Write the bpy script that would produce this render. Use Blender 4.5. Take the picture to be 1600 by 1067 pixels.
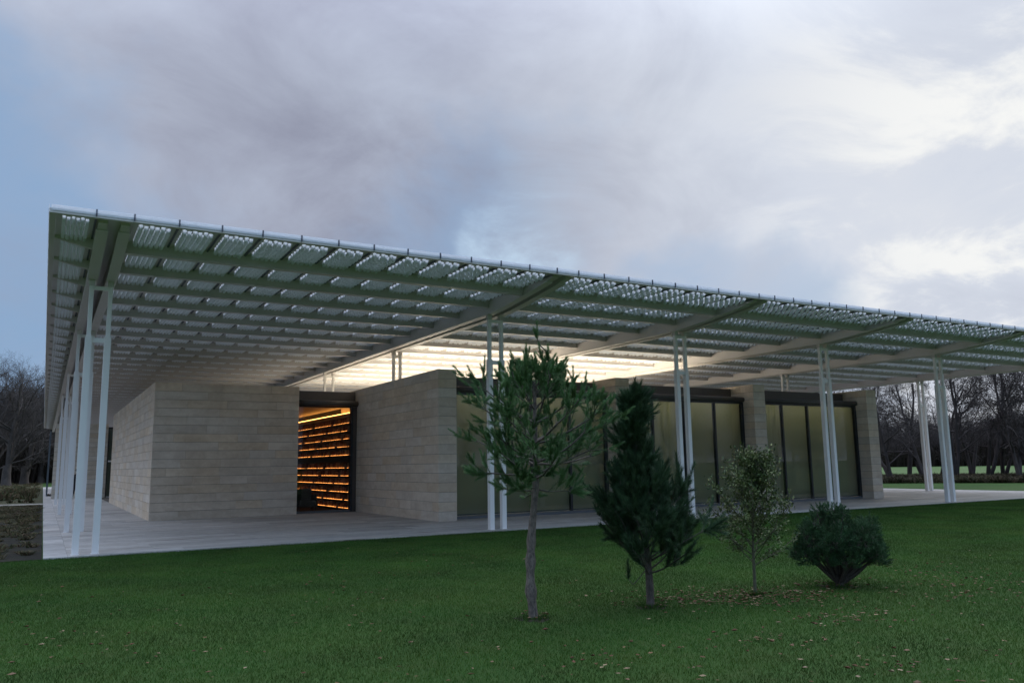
import bpy, bmesh, math, random
import numpy as np
from mathutils import Vector, Matrix

# ------------------------------------------------------------------ clear
for o in list(bpy.data.objects):
    bpy.data.objects.remove(o)
S = bpy.context.scene
COL = S.collection
rng = np.random.default_rng(7)
random.seed(7)

# ------------------------------------------------------------------ camera
# frame: x runs along the front edge of the terrace, y into the depth, z up; terrace corner = origin
RW = np.array([[0.8674, 0.0616, 0.4938], [-0.4974, 0.1381, 0.8564], [-0.0154, -0.9885, 0.1504]])
cd = bpy.data.cameras.new('camera')
cam = bpy.data.objects.new('camera', cd)
COL.objects.link(cam)
cd.sensor_width = 36.0
cd.lens = 36.0 * 1262.0 / 1600.0
cd.clip_start = 0.05
cd.clip_end = 3000
m = Matrix(((RW[0, 0], -RW[0, 1], -RW[0, 2], -0.103),
            (RW[1, 0], -RW[1, 1], -RW[1, 2], -18.45),
            (RW[2, 0], -RW[2, 1], -RW[2, 2], 1.65),
            (0, 0, 0, 1)))
cam.matrix_world = m
S.camera = cam
S.render.resolution_x, S.render.resolution_y = 1024, 682

# ------------------------------------------------------------------ sky
SUN_AZ = math.atan2(0.885, 0.345)      # from +y towards +x
SUN_EL = math.radians(17)
SUN_DIR = Vector((math.sin(SUN_AZ) * math.cos(SUN_EL), math.cos(SUN_AZ) * math.cos(SUN_EL), math.sin(SUN_EL)))
W = bpy.data.worlds.new('World')
S.world = W
W.use_nodes = True
nt = W.node_tree
nt.nodes.clear()


class NG:
    """small helper to write node graphs as expressions"""
    def __init__(self, tree): self.t = tree
    def n(self, kind, **kw):
        nd = self.t.nodes.new(kind)
        for k, v in kw.items(): setattr(nd, k, v)
        return nd
    def link(self, a, b): self.t.links.new(a, b)
    def put(self, sock, v):
        if hasattr(v, 'is_output') or isinstance(v, bpy.types.NodeSocket): self.link(v, sock)
        else: sock.default_value = v
    def math(self, op, a, b=None, clamp=False):
        nd = self.n('ShaderNodeMath', operation=op); nd.use_clamp = clamp
        self.put(nd.inputs[0], a)
        if b is not None: self.put(nd.inputs[1], b)
        return nd.outputs[0]
    def vmath(self, op, a, b=None, out=0):
        nd = self.n('ShaderNodeVectorMath', operation=op)
        self.put(nd.inputs[0], a)
        if b is not None: self.put(nd.inputs[1], b)
        return nd.outputs[out]
    def mix(self, f, a, b, blend='MIX'):
        nd = self.n('ShaderNodeMix', data_type='RGBA', blend_type=blend)
        self.put(nd.inputs[0], f); self.put(nd.inputs[6], a); self.put(nd.inputs[7], b)
        return nd.outputs[2]
    def noise(self, vec, scale, detail=4, rough=0.5, dist=0.0):
        nd = self.n('ShaderNodeTexNoise')
        if vec is not None: self.link(vec, nd.inputs['Vector'])
        nd.inputs['Scale'].default_value = scale; nd.inputs['Detail'].default_value = detail
        nd.inputs['Roughness'].default_value = rough; nd.inputs['Distortion'].default_value = dist
        return nd.outputs[0]
    def ramp(self, v, lo, hi, a=0.0, b=1.0, smooth=True):
        nd = self.n('ShaderNodeMapRange')
        nd.interpolation_type = 'SMOOTHSTEP' if smooth else 'LINEAR'
        self.put(nd.inputs[0], v)
        for i, q in zip((1, 2, 3, 4), (lo, hi, a, b)): nd.inputs[i].default_value = q
        return nd.outputs[0]


def rgb(r, g, b): return (r, g, b, 1.0)


g = NG(nt)
tc = g.n('ShaderNodeTexCoord')
D = tc.outputs['Generated']
sep = g.n('ShaderNodeSeparateXYZ'); g.link(D, sep.inputs[0])
zc = g.math('MAXIMUM', sep.outputs[2], 0.0)
zd = g.math('ADD', zc, 0.34)
inv = g.math('DIVIDE', 1.0, zd)
cmb = g.n('ShaderNodeCombineXYZ')
g.link(g.math('MULTIPLY', sep.outputs[0], inv), cmb.inputs[0])
g.link(g.math('MULTIPLY', sep.outputs[1], inv), cmb.inputs[1])
Pp = cmb.outputs[0]


wn = g.n('ShaderNodeTexNoise'); g.link(D, wn.inputs['Vector'])
wn.inputs['Scale'].default_value = 4.5; wn.inputs['Detail'].default_value = 5; wn.inputs['Roughness'].default_value = 0.55
WD = g.vmath('NORMALIZE', g.vmath('ADD', D, g.vmath('MULTIPLY', g.vmath('SUBTRACT', wn.outputs['Color'], (0.5, 0.5, 0.5)), (0.42, 0.42, 0.42))))


def blob(d, lo, hi):
    return g.ramp(g.vmath('DOT_PRODUCT', WD, tuple(Vector(d).normalized()), out=1), lo, hi)


sky = g.n('ShaderNodeTexSky', sky_type='NISHITA')
sky.sun_disc = False
sky.sun_elevation = SUN_EL
sky.sun_rotation = SUN_AZ
sky.air_density = 1.4; sky.dust_density = 1.0; sky.ozone_density = 2.0
n1 = g.noise(Pp, 0.85, 6, 0.52, 0.6)
n2 = g.noise(Pp, 3.1, 8, 0.62, 0.5)
n3 = g.noise(Pp, 0.35, 3, 0.5, 0.2)
tone = g.math('ADD', g.math('MULTIPLY', n1, 0.62), g.math('MULTIPLY', n2, 0.38))
sunw = g.ramp(g.vmath('DOT_PRODUCT', D, tuple(SUN_DIR), out=1), 0.72, 1.0, 0, 1)
sunw2 = g.ramp(g.vmath('DOT_PRODUCT', D, tuple(SUN_DIR), out=1), 0.915, 1.0, 0, 1)
heavy = blob((0.36, 0.87, 0.33), 0.90, 1.0)      # the heavy bank of cloud over the pavilion
tone2 = g.math('SUBTRACT', g.math('ADD', g.ramp(tone, 0.37, 0.63, 0.24, 0.95, False), g.math('MULTIPLY', sunw, 0.5)), g.math('MULTIPLY', heavy, 0.26))
tone2 = g.math('MAXIMUM', tone2, 0.0)
cloud = g.mix(g.math('MINIMUM', tone2, 1.0), rgb(2.55, 2.7, 3.6), rgb(5.6, 6.25, 7.55))
cloud = g.mix(g.math('MULTIPLY', sunw, g.ramp(tone, 0.35, 0.65, 0.45, 1.0)), cloud, rgb(7.3, 7.6, 8.2))
cloud = g.mix(g.math('MULTIPLY', sunw2, g.ramp(n2, 0.44, 0.62, 0, 1.0)), cloud, rgb(9.3, 9.35, 9.2))
# gaps in the cloud cover: set by direction, their edges broken up by noise
gap = g.math('ADD', g.math('MULTIPLY', blob((-0.22, 0.95, 0.20), 0.885, 0.99), 0.95), g.math('MULTIPLY', blob((0.50, 0.825, 0.255), 0.970, 1.0), 0.60))
gap = g.math('ADD', gap, g.math('MULTIPLY', blob((-0.45, -0.8, 0.45), 0.35, 1.0), 1.0))  # unseen blue gap placed behind the camera to cool the front light
gap = g.math('ADD', gap, g.math('MULTIPLY', blob((0.72, 0.66, 0.13), 0.985, 0.9995), 0.8))
gap = g.math('ADD', gap, g.math('MULTIPLY', blob((0.34, 0.91, 0.22), 0.965, 1.0), 0.25))
gap = g.math('ADD', gap, g.math('MULTIPLY', g.math('SUBTRACT', n3, 0.52), 1.6))
gapm = g.ramp(g.math('ADD', gap, g.math('MULTIPLY', g.math('SUBTRACT', g.math('ADD', g.math('MULTIPLY', n1, 0.6), g.math('MULTIPLY', n2, 0.4)), 0.5), 2.0)), 0.12, 1.1, 0.0, 0.85)
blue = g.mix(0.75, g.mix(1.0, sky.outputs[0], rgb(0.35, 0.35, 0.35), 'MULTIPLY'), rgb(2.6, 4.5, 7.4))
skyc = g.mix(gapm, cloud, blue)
rift = g.math('MULTIPLY', blob((0.505, 0.82, 0.262), 0.9935, 1.0), g.ramp(n2, 0.40, 0.62, 0.15, 0.85))   # bright rift just above the roof
skyc = g.mix(rift, skyc, rgb(5.8, 7.4, 9.0))
# an overcast sky grows brighter towards the zenith
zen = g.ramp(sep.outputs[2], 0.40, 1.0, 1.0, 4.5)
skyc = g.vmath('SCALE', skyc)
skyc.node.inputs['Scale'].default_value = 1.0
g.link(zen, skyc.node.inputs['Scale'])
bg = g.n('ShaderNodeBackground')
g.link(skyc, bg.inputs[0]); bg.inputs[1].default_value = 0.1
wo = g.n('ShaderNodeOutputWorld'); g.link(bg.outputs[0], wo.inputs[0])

# ------------------------------------------------------------------ sun (behind thin cloud)
sd = bpy.data.lights.new('sun', 'SUN')
sd.energy = 0.5; sd.angle = math.radians(30); sd.color = (1.0, 0.93, 0.82)
sun = bpy.data.objects.new('sun', sd); COL.objects.link(sun)
sun.rotation_euler = (-SUN_DIR).to_track_quat('-Z', 'Y').to_euler()
sun.location = (30, -10, 30)

S.view_settings.view_transform = 'Standard'
S.view_settings.look = 'None'
S.view_settings.exposure = 0.0
S.view_settings.gamma = 1.0
S.view_settings.use_curve_mapping = False
S.render.engine = 'CYCLES'
S.cycles.max_bounces = 8
S.cycles.transparent_max_bounces = 12

# ================================================================== helpers


def tag(o, label=None, cat=None, group=None, kind=None):
    if label: o['label'] = label
    if cat: o['category'] = cat
    if group: o['group'] = group
    if kind: o['kind'] = kind
    return o


def empty(name, loc, label, cat, group=None, rz=0.0):
    o = bpy.data.objects.new(name, None)
    COL.objects.link(o); o.location = loc; o.rotation_euler = (0, 0, rz)
    o.empty_display_size = 0.2
    return tag(o, label, cat, group, 'thing')


def mesh_np(name, V, F, mats, smooth=False, midx=None):
    """V (n,3) float, F list of index arrays each (k, c)"""
    me = bpy.data.meshes.new(name)
    V = np.asarray(V, dtype=np.float32)
    me.vertices.add(len(V)); me.vertices.foreach_set('co', V.ravel())
    if not isinstance(F, (list, tuple)): F = [F]
    F = [np.asarray(f, dtype=np.int32) for f in F if len(f)]
    idx = np.concatenate([f.ravel() for f in F])
    tot = np.concatenate([np.full(len(f), f.shape[1], dtype=np.int32) for f in F])
    st = np.concatenate([[0], np.cumsum(tot)[:-1]]).astype(np.int32)
    me.loops.add(len(idx)); me.loops.foreach_set('vertex_index', idx)
    me.polygons.add(len(tot)); me.polygons.foreach_set('loop_start', st)
    me.polygons.foreach_set('loop_total', tot)
    if midx is not None: me.polygons.foreach_set('material_index', np.asarray(midx, dtype=np.int32))
    me.update(calc_edges=True); me.validate()
    me.polygons.foreach_set('use_smooth', np.full(len(me.polygons), bool(smooth)))
    for mt in (mats if isinstance(mats, (list, tuple)) else [mats]): me.materials.append(mt)
    return me


def obj(name, me, parent=None, loc=(0, 0, 0), rz=0.0):
    o = bpy.data.objects.new(name, me)
    COL.objects.link(o)
    o.location = loc; o.rotation_euler = (0, 0, rz)
    if parent is not None: o.parent = parent
    return o


BF = np.array([[0, 3, 2, 1], [4, 5, 6, 7], [0, 1, 5, 4], [1, 2, 6, 5], [2, 3, 7, 6], [3, 0, 4, 7]])


def box_v(x0, x1, y0, y1, z0, z1):
    return np.array([[x0, y0, z0], [x1, y0, z0], [x1, y1, z0], [x0, y1, z0], [x0, y0, z1], [x1, y0, z1], [x1, y1, z1], [x0, y1, z1]], dtype=float)


def boxes(name, bl, mat, parent=None, loc=(0, 0, 0)):
    """one mesh of boxes given in world coordinates; loc = world position of the parent"""
    V, F = [], []
    for i, b in enumerate(bl):
        V.append(box_v(*b) - np.array(loc)); F.append(BF + 8 * i)
    return obj(name, mesh_np(name, np.vstack(V), np.vstack(F), mat), parent)


_cubes = {}


def cube(name, b, mat, parent, ploc=(0, 0, 0)):
    """unit cube, shared per material, scaled to the box b (world coordinates)"""
    if mat.name not in _cubes:
        _cubes[mat.name] = mesh_np('block_' + mat.name, box_v(-.5, .5, -.5, .5, -.5, .5), BF, mat)
    o = bpy.data.objects.new(name, _cubes[mat.name]); COL.objects.link(o)
    o.location = ((b[0] + b[1]) / 2 - ploc[0], (b[2] + b[3]) / 2 - ploc[1], (b[4] + b[5]) / 2 - ploc[2])
    o.scale = (b[1] - b[0], b[3] - b[2], b[5] - b[4])
    o.parent = parent
    return o


def tube_path(pts, rad, sides=5, cap=False):
    pts = np.asarray(pts, float); n = len(pts)
    T = np.gradient(pts, axis=0); T /= np.linalg.norm(T, axis=1)[:, None] + 1e-9
    up = np.where(np.abs(T[:, 2:3]) > 0.9, np.array([[1., 0, 0]]), np.array([[0, 0, 1.]]))
    A = np.cross(T, up); A /= np.linalg.norm(A, axis=1)[:, None] + 1e-9
    B = np.cross(T, A)
    th = np.linspace(0, 2 * np.pi, sides, endpoint=False)
    rad = np.broadcast_to(np.asarray(rad, float), (n,))
    V = pts[:, None, :] + rad[:, None, None] * (np.cos(th)[None, :, None] * A[:, None, :] + np.sin(th)[None, :, None] * B[:, None, :])
    V = V.reshape(-1, 3)
    i = np.arange(n - 1)[:, None] * sides; j = np.arange(sides)[None, :]; j2 = (j + 1) % sides
    F = np.stack([i + j, i + j2, i + sides + j2, i + sides + j], -1).reshape(-1, 4)
    return V, F


class Acc:
    def __init__(self): self.V, self.F, self.n = [], {}, 0
    def add(self, V, F):
        F = np.asarray(F)
        self.V.append(np.asarray(V, float)); self.F.setdefault(F.shape[1], []).append(F + self.n); self.n += len(V)
    def mesh(self, name, mat, smooth=False):
        return mesh_np(name, np.vstack(self.V), [np.vstack(f) for f in self.F.values()], mat, smooth)


# ------------------------------------------------------------------ scatter by geometry nodes (stuff only)
def scatter(name, pts, rots, scls, meshes, idxs, label, cat):
    src = bpy.data.collections.new(name + '_source')
    for i, me in enumerate(meshes):
        so = bpy.data.objects.new('%s_source_%02d' % (name, i), me); src.objects.link(so)
    me = bpy.data.meshes.new(name)
    P_ = np.asarray(pts, np.float32)
    me.vertices.add(len(P_)); me.vertices.foreach_set('co', P_.ravel())
    for nm, dat, ty in (('rot', rots, 'FLOAT'), ('scl', scls, 'FLOAT'), ('idx', idxs, 'INT')):
        a = me.attributes.new(nm, ty, 'POINT'); a.data.foreach_set('value', np.asarray(dat, np.float32 if ty == 'FLOAT' else np.int32))
    o = obj(name, me)
    tree = bpy.data.node_groups.new(name + '_nodes', 'GeometryNodeTree')
    tree.interface.new_socket('Geometry', in_out='INPUT', socket_type='NodeSocketGeometry')
    tree.interface.new_socket('Geometry', in_out='OUTPUT', socket_type='NodeSocketGeometry')
    N = tree.nodes; L = tree.links
    gi, go_ = N.new('NodeGroupInput'), N.new('NodeGroupOutput')
    ci = N.new('GeometryNodeCollectionInfo'); ci.inputs['Collection'].default_value = src
    ci.inputs['Separate Children'].default_value = True; ci.inputs['Reset Children'].default_value = True
    ip = N.new('GeometryNodeInstanceOnPoints'); ip.inputs['Pick Instance'].default_value = True
    def att(nm, ty):
        q = N.new('GeometryNodeInputNamedAttribute'); q.data_type = ty; q.inputs['Name'].default_value = nm
        return [s for s in q.outputs if s.enabled][0]
    cx = N.new('ShaderNodeCombineXYZ'); L.new(att('rot', 'FLOAT'), cx.inputs[2])
    L.new(gi.outputs[0], ip.inputs['Points']); L.new(ci.outputs[0], ip.inputs['Instance'])
    L.new(att('idx', 'INT'), ip.inputs['Instance Index']); L.new(cx.outputs[0], ip.inputs['Rotation'])
    L.new(att('scl', 'FLOAT'), ip.inputs['Scale']); L.new(ip.outputs[0], go_.inputs[0])
    md = o.modifiers.new('scatter', 'NODES'); md.node_group = tree
    return tag(o, label, cat, kind='stuff')


# ------------------------------------------------------------------ materials
def mat(name):
    mt = bpy.data.materials.new(name); mt.use_nodes = True
    t = mt.node_tree
    return mt, NG(t), t.nodes['Principled BSDF']


def setp(p, **kw):
    for k, v in kw.items():
        p.inputs[k].default_value = v


def bump(G, p, h, strength=0.3, dist=0.01):
    b = G.n('ShaderNodeBump'); b.inputs['Strength'].default_value = strength; b.inputs['Distance'].default_value = dist
    G.link(h, b.inputs['Height']); G.link(b.outputs[0], p.inputs['Normal'])


def pos(G): return G.n('ShaderNodeNewGeometry').outputs['Position']


def stretched(G, v, s):
    mp = G.n('ShaderNodeMapping'); G.link(v, mp.inputs[0]); mp.inputs['Scale'].default_value = s
    return mp.outputs[0]


def plain(name, c, rough=0.5, metal=0.0, var=0.06, scale=3.0, spec=0.5):
    mt, G, p = mat(name)
    n = G.noise(pos(G), scale, 5, 0.6)
    col = G.mix(n, rgb(*[q * (1 - var) for q in c]), rgb(*[q * (1 + var) for q in c]))
    G.link(col, p.inputs['Base Color'])
    setp(p, Roughness=rough, Metallic=metal)
    p.inputs['Specular IOR Level'].default_value = spec
    return mt


def emit(name, c, s):
    mt = bpy.data.materials.new(name); mt.use_nodes = True
    t = mt.node_tree; t.nodes.clear(); G = NG(t)
    e = G.n('ShaderNodeEmission'); e.inputs[0].default_value = rgb(*c); e.inputs[1].default_value = s
    o = G.n('ShaderNodeOutputMaterial'); G.link(e.outputs[0], o.inputs[0])
    return mt


def stone_material(name, c1, c2, band=(0.5, 0.5, 1.6), rand=0.24, stain=None):
    mt, G, p = mat(name)
    P = pos(G)
    oi = G.n('ShaderNodeObjectInfo').outputs['Random']
    off = G.vmath('ADD', P, G.vmath('MULTIPLY', G.n('ShaderNodeCombineXYZ').outputs[0], (0, 0, 0)))
    sh = G.n('ShaderNodeCombineXYZ'); G.link(G.math('MULTIPLY', oi, 37.0), sh.inputs[0]); G.link(G.math('MULTIPLY', oi, 91.0), sh.inputs[2])
    P2 = G.vmath('ADD', P, sh.outputs[0])
    a = G.noise(stretched(G, P2, band), 1.6, 6, 0.62, 0.4)
    b = G.noise(P2, 5.0, 6, 0.65, 0.8)
    v = G.math('ADD', G.math('MULTIPLY', a, 0.6), G.math('MULTIPLY', b, 0.4))
    col = G.mix(G.ramp(v, 0.33, 0.67), rgb(*c1), rgb(*c2))
    r = G.ramp(oi, 0, 1, 1 - rand * 0.6, 1 + rand * 0.4, False)
    hsv = G.n('ShaderNodeHueSaturation'); G.link(col, hsv.inputs['Color']); G.link(r, hsv.inputs['Value'])
    G.link(G.ramp(G.math('FRACT', G.math('MULTIPLY', oi, 7.3)), 0, 1, 0.8, 1.25, False), hsv.inputs['Saturation'])
    out = hsv.outputs[0]
    pits = G.noise(stretched(G, P2, (3, 3, 14)), 9, 4, 0.7)
    pm = G.ramp(pits, 0.62, 0.74, 0, 0.5)
    out = G.mix(pm, out, rgb(*[q * 0.55 for q in c1]))
    if stain:
        s = G.noise(stretched(G, P2, stain[0]), 1.0, 5, 0.6, 0.3)
        out = G.mix(G.ramp(s, stain[2], stain[3], 0, 0.75), out, rgb(*stain[1]))
    wear = G.noise(stretched(G, P, (0.9, 0.9, 0.28)), 1.1, 5, 0.6, 0.4)
    out = G.mix(G.ramp(wear, 0.46, 0.70, 0, 0.22), out, rgb(c1[0] * .62, c1[1] * .60, c1[2] * .58))
    G.link(out, p.inputs['Base Color'])
    setp(p, Roughness=0.75)
    p.inputs['Specular IOR Level'].default_value = 0.3
    bump(G, p, b, 0.25, 0.004)
    return mt


M_stone = stone_material('travertine', (0.61, 0.505, 0.395), (0.76, 0.665, 0.55), rand=0.12)
M_joint = plain('mortar', (0.085, 0.075, 0.062), 0.9)
M_pave = stone_material('paving_stone', (0.37, 0.345, 0.325), (0.56, 0.535, 0.505), band=(0.35, 4.0, 1), rand=0.3, stain=((0.5, 5.0, 1), (0.14, 0.115, 0.10), 0.58, 0.72))
M_white = plain('white_paint', (0.87, 0.85, 0.83), 0.42, var=0.03)
M_beam = plain('canopy_paint', (0.635, 0.60, 0.585), 0.5, var=0.05, scale=1.2)
M_rib = plain('blue_grey_steel', (0.07, 0.08, 0.11), 0.45)
M_bronze = plain('bronze_cladding', (0.105, 0.088, 0.078), 0.42, var=0.12)
M_bronze2 = plain('bronze_trim', (0.34, 0.28, 0.21), 0.5, var=0.08)
M_roller = plain('dark_bronze_roller', (0.085, 0.075, 0.07), 0.38, var=0.1)
M_pale = plain('pale_frosted_screen', (0.40, 0.46, 0.52), 0.25)
M_dark = plain('dark_frame', (0.03, 0.033, 0.04), 0.4)
M_sill = plain('sill_metal', (0.13, 0.15, 0.17), 0.4)
M_roofing = plain('roofing_membrane', (0.55, 0.53, 0.5), 0.8)
M_blind = plain('olive_blind_fabric', (0.56, 0.53, 0.39), 0.9, var=0.05, scale=0.8)
_t = M_blind.node_tree; _g = NG(_t); _p = _t.nodes['Principled BSDF']
_tl = _g.n('ShaderNodeBsdfTranslucent'); _tl.inputs[0].default_value = rgb(0.48, 0.46, 0.34)
_mx = _g.n('ShaderNodeMixShader'); _mx.inputs[0].default_value = 0.4
_g.link(_p.outputs[0], _mx.inputs[1]); _g.link(_tl.outputs[0], _mx.inputs[2]); _g.link(_mx.outputs[0], _t.nodes['Material Output'].inputs[0])
M_backlight = emit('backlight_glow', (1.0, 0.95, 0.84), 10.0)
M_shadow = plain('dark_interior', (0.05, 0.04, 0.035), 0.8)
M_curtain = plain('grey_green_curtain', (0.20, 0.24, 0.22), 0.9)
M_plaster = plain('warm_plaster', (0.5, 0.4, 0.3), 0.8)
M_wood = plain('walnut', (0.075, 0.036, 0.02), 0.5, var=0.25)
M_leather = plain('black_leather', (0.02, 0.019, 0.019), 0.45)
M_strip = emit('amber_light_strip', (1.0, 0.33, 0.075), 4.2)
M_cove = emit('amber_cove_light', (1.0, 0.42, 0.10), 9.0)
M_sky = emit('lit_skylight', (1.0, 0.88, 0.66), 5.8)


def tubes_material():
    mt, G, p = mat('white_tube_enamel')
    setp(p, Roughness=0.65)
    p.inputs['Base Color'].default_value = rgb(0.82, 0.84, 0.87)
    p.inputs['Specular IOR Level'].default_value = 0.2
    tr = G.n('ShaderNodeBsdfTranslucent'); tr.inputs[0].default_value = rgb(0.80, 0.83, 0.86)
    mx = G.n('ShaderNodeMixShader'); mx.inputs[0].default_value = 0.45
    out = mt.node_tree.nodes['Material Output']
    G.link(p.outputs[0], mx.inputs[1]); G.link(tr.outputs[0], mx.inputs[2]); G.link(mx.outputs[0], out.inputs[0])
    return mt


M_tube = tubes_material()


def glass_material(name, refl=1.0, tint=(0.9, 0.93, 0.92), ior=1.5, rough=0.0):
    mt = bpy.data.materials.new(name); mt.use_nodes = True
    t = mt.node_tree; t.nodes.clear(); G = NG(t)
    fr = G.n('ShaderNodeFresnel'); fr.inputs[0].default_value = ior
    tp = G.n('ShaderNodeBsdfTransparent'); tp.inputs[0].default_value = rgb(*tint)
    gl = G.n('ShaderNodeBsdfGlossy'); gl.inputs['Roughness'].default_value = rough
    gl.inputs[0].default_value = rgb(refl, refl, refl)
    mx = G.n('ShaderNodeMixShader')
    bf = G.n('ShaderNodeNewGeometry').outputs['Backfacing']
    G.link(G.math('MULTIPLY', fr.outputs[0], G.math('SUBTRACT', 1.0, bf)), mx.inputs[0]); G.link(tp.outputs[0], mx.inputs[1]); G.link(gl.outputs[0], mx.inputs[2])
    o = G.n('ShaderNodeOutputMaterial'); G.link(mx.outputs[0], o.inputs[0])
    return mt


M_glass = glass_material('window_glass', 0.9, (0.82, 0.86, 0.84))
M_edge = None


def frosted():
    mt, G, p = mat('frosted_edge_glass')
    setp(p, Roughness=0.25); p.inputs['Base Color'].default_value = rgb(0.85, 0.88, 0.92)
    tr = G.n('ShaderNodeBsdfTransparent')
    tl = G.n('ShaderNodeBsdfTranslucent'); tl.inputs[0].default_value = rgb(0.9, 0.93, 0.97)
    m1 = G.n('ShaderNodeMixShader'); m1.inputs[0].default_value = 0.5
    G.link(p.outputs[0], m1.inputs[1]); G.link(tl.outputs[0], m1.inputs[2])
    m2 = G.n('ShaderNodeMixShader'); m2.inputs[0].default_value = 0.12
    G.link(m1.outputs[0], m2.inputs[1]); G.link(tr.outputs[0], m2.inputs[2])
    G.link(m2.outputs[0], mt.node_tree.nodes['Material Output'].inputs[0])
    return mt


M_edge = frosted()


def ground_material(name, c1, c2, c3, s1=0.25, s2=3.0, rough=0.9):
    mt, G, p = mat(name)
    P = pos(G)
    a = G.noise(P, s1, 5, 0.6, 0.5); b = G.noise(P, s2, 6, 0.7)
    col = G.mix(G.ramp(a, 0.35, 0.65), rgb(*c1), rgb(*c2))
    col = G.mix(G.ramp(b, 0.45, 0.7, 0, 0.8), col, rgb(*c3))
    G.link(col, p.inputs['Base Color']); setp(p, Roughness=rough)
    p.inputs['Specular IOR Level'].default_value = 0.15
    bump(G, p, G.noise(P, 22, 5, 0.7), 0.6, 0.03)
    return mt


M_lawn = ground_material('lawn_turf', (0.030, 0.071, 0.014), (0.041, 0.087, 0.017), (0.043, 0.070, 0.017))
M_soil = ground_material('bed_soil', (0.024, 0.021, 0.018), (0.045, 0.038, 0.028), (0.035, 0.045, 0.022), 0.6, 4)
M_meadow = ground_material('meadow_grass', (0.065, 0.125, 0.038), (0.085, 0.145, 0.045), (0.10, 0.12, 0.05), 0.05, 0.6)
M_rough = ground_material('rough_grass', (0.050, 0.062, 0.028), (0.075, 0.07, 0.035), (0.06, 0.045, 0.028), 0.2, 1.5)
M_path = ground_material('gravel_path', (0.28, 0.26, 0.22), (0.36, 0.33, 0.28), (0.22, 0.2, 0.17), 1, 8)


def leaf_mat(name, cols, rough=0.55, spec=0.4, scale=6.0, trans=0.0):
    mt, G, p = mat(name)
    ri = G.n('ShaderNodeNewGeometry').outputs['Random Per Island']
    cr = G.n('ShaderNodeValToRGB'); G.link(ri, cr.inputs[0])
    el = cr.color_ramp.elements
    while len(el) < len(cols): el.new(0.5)
    for i, c in enumerate(cols):
        el[i].position = i / max(1, len(cols) - 1); el[i].color = rgb(*c)
    n = G.noise(pos(G), scale, 3, 0.6)
    hs = G.n('ShaderNodeHueSaturation'); G.link(cr.outputs[0], hs.inputs['Color'])
    G.link(G.ramp(n, 0.3, 0.7, 0.62, 1.38, False), hs.inputs['Value'])
    G.link(G.ramp(G.noise(pos(G), scale * .6 + .13, 3, 0.6), 0.35, 0.65, 0.485, 0.512, False), hs.inputs['Hue'])
    G.link(hs.outputs[0], p.inputs['Base Color']); setp(p, Roughness=rough)
    p.inputs['Specular IOR Level'].default_value = spec
    if trans:
        tl = G.n('ShaderNodeBsdfTranslucent'); G.link(hs.outputs[0], tl.inputs[0])
        mx = G.n('ShaderNodeMixShader'); mx.inputs[0].default_value = trans
        G.link(p.outputs[0], mx.inputs[1]); G.link(tl.outputs[0], mx.inputs[2])
        G.link(mx.outputs[0], mt.node_tree.nodes['Material Output'].inputs[0])
    return mt


M_needle1 = leaf_mat('pine_needles_green', [(0.055, 0.125, 0.048), (0.100, 0.205, 0.072), (0.160, 0.265, 0.10)], 0.5, 0.3)
M_needle2 = leaf_mat('pine_needles_dark', [(0.022, 0.052, 0.024), (0.042, 0.088, 0.038), (0.070, 0.125, 0.052)], 0.55, 0.3)
M_needle4 = leaf_mat('dwarf_pine_needles', [(0.020, 0.056, 0.022), (0.038, 0.092, 0.036), (0.062, 0.130, 0.048)], 0.55, 0.3)
M_holly = leaf_mat('holly_leaves', [(0.045, 0.072, 0.020), (0.080, 0.115, 0.032), (0.13, 0.15, 0.05)], 0.5, 0.35)
M_blade = leaf_mat('grass_blades', [(0.028, 0.082, 0.012), (0.042, 0.106, 0.016), (0.074, 0.122, 0.024)], 0.6, 0.2, 0.7, 0.25)
M_litter = leaf_mat('dead_leaves', [(0.09, 0.04, 0.02), (0.13, 0.06, 0.03), (0.17, 0.10, 0.05), (0.30, 0.22, 0.14)], 0.7, 0.25)
M_prairie = leaf_mat('prairie_stems', [(0.040, 0.055, 0.020), (0.085, 0.085, 0.036), (0.15, 0.11, 0.055), (0.085, 0.045, 0.030), (0.045, 0.085, 0.028)], 0.8, 0.2, 0.5)
M_bramble = leaf_mat('bramble_stems', [(0.040, 0.034, 0.020), (0.070, 0.050, 0.028), (0.035, 0.045, 0.020), (0.095, 0.065, 0.035)], 0.8, 0.2, 0.3)


M_thicket = leaf_mat('thicket_twigs', [(0.022, 0.018, 0.016), (0.036, 0.028, 0.024), (0.030, 0.026, 0.018), (0.045, 0.034, 0.028)], 0.9, 0.1, 0.1)


def bark(name, c1, c2, s=14):
    mt, G, p = mat(name)
    P = pos(G)
    n = G.noise(stretched(G, P, (1, 1, 0.4)), s, 6, 0.7, 0.5)
    G.link(G.mix(G.ramp(n, 0.3, 0.7), rgb(*c1), rgb(*c2)), p.inputs['Base Color'])
    setp(p, Roughness=0.85); bump(G, p, n, 0.8, 0.012)
    return mt


M_bark = bark('pine_bark', (0.055, 0.046, 0.040), (0.19, 0.16, 0.135), 38)
M_bark2 = bark('dark_pine_bark', (0.045, 0.037, 0.032), (0.13, 0.11, 0.095), 36)
M_bark3 = bark('green_holly_bark', (0.070, 0.070, 0.042), (0.13, 0.125, 0.08), 40)
M_bare = bark('bare_tree_bark', (0.030, 0.023, 0.022), (0.062, 0.048, 0.044), 3)
M_bareL = bark('pale_tree_bark', (0.036, 0.030, 0.027), (0.075, 0.063, 0.056), 3)

# ================================================================== ground


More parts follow.
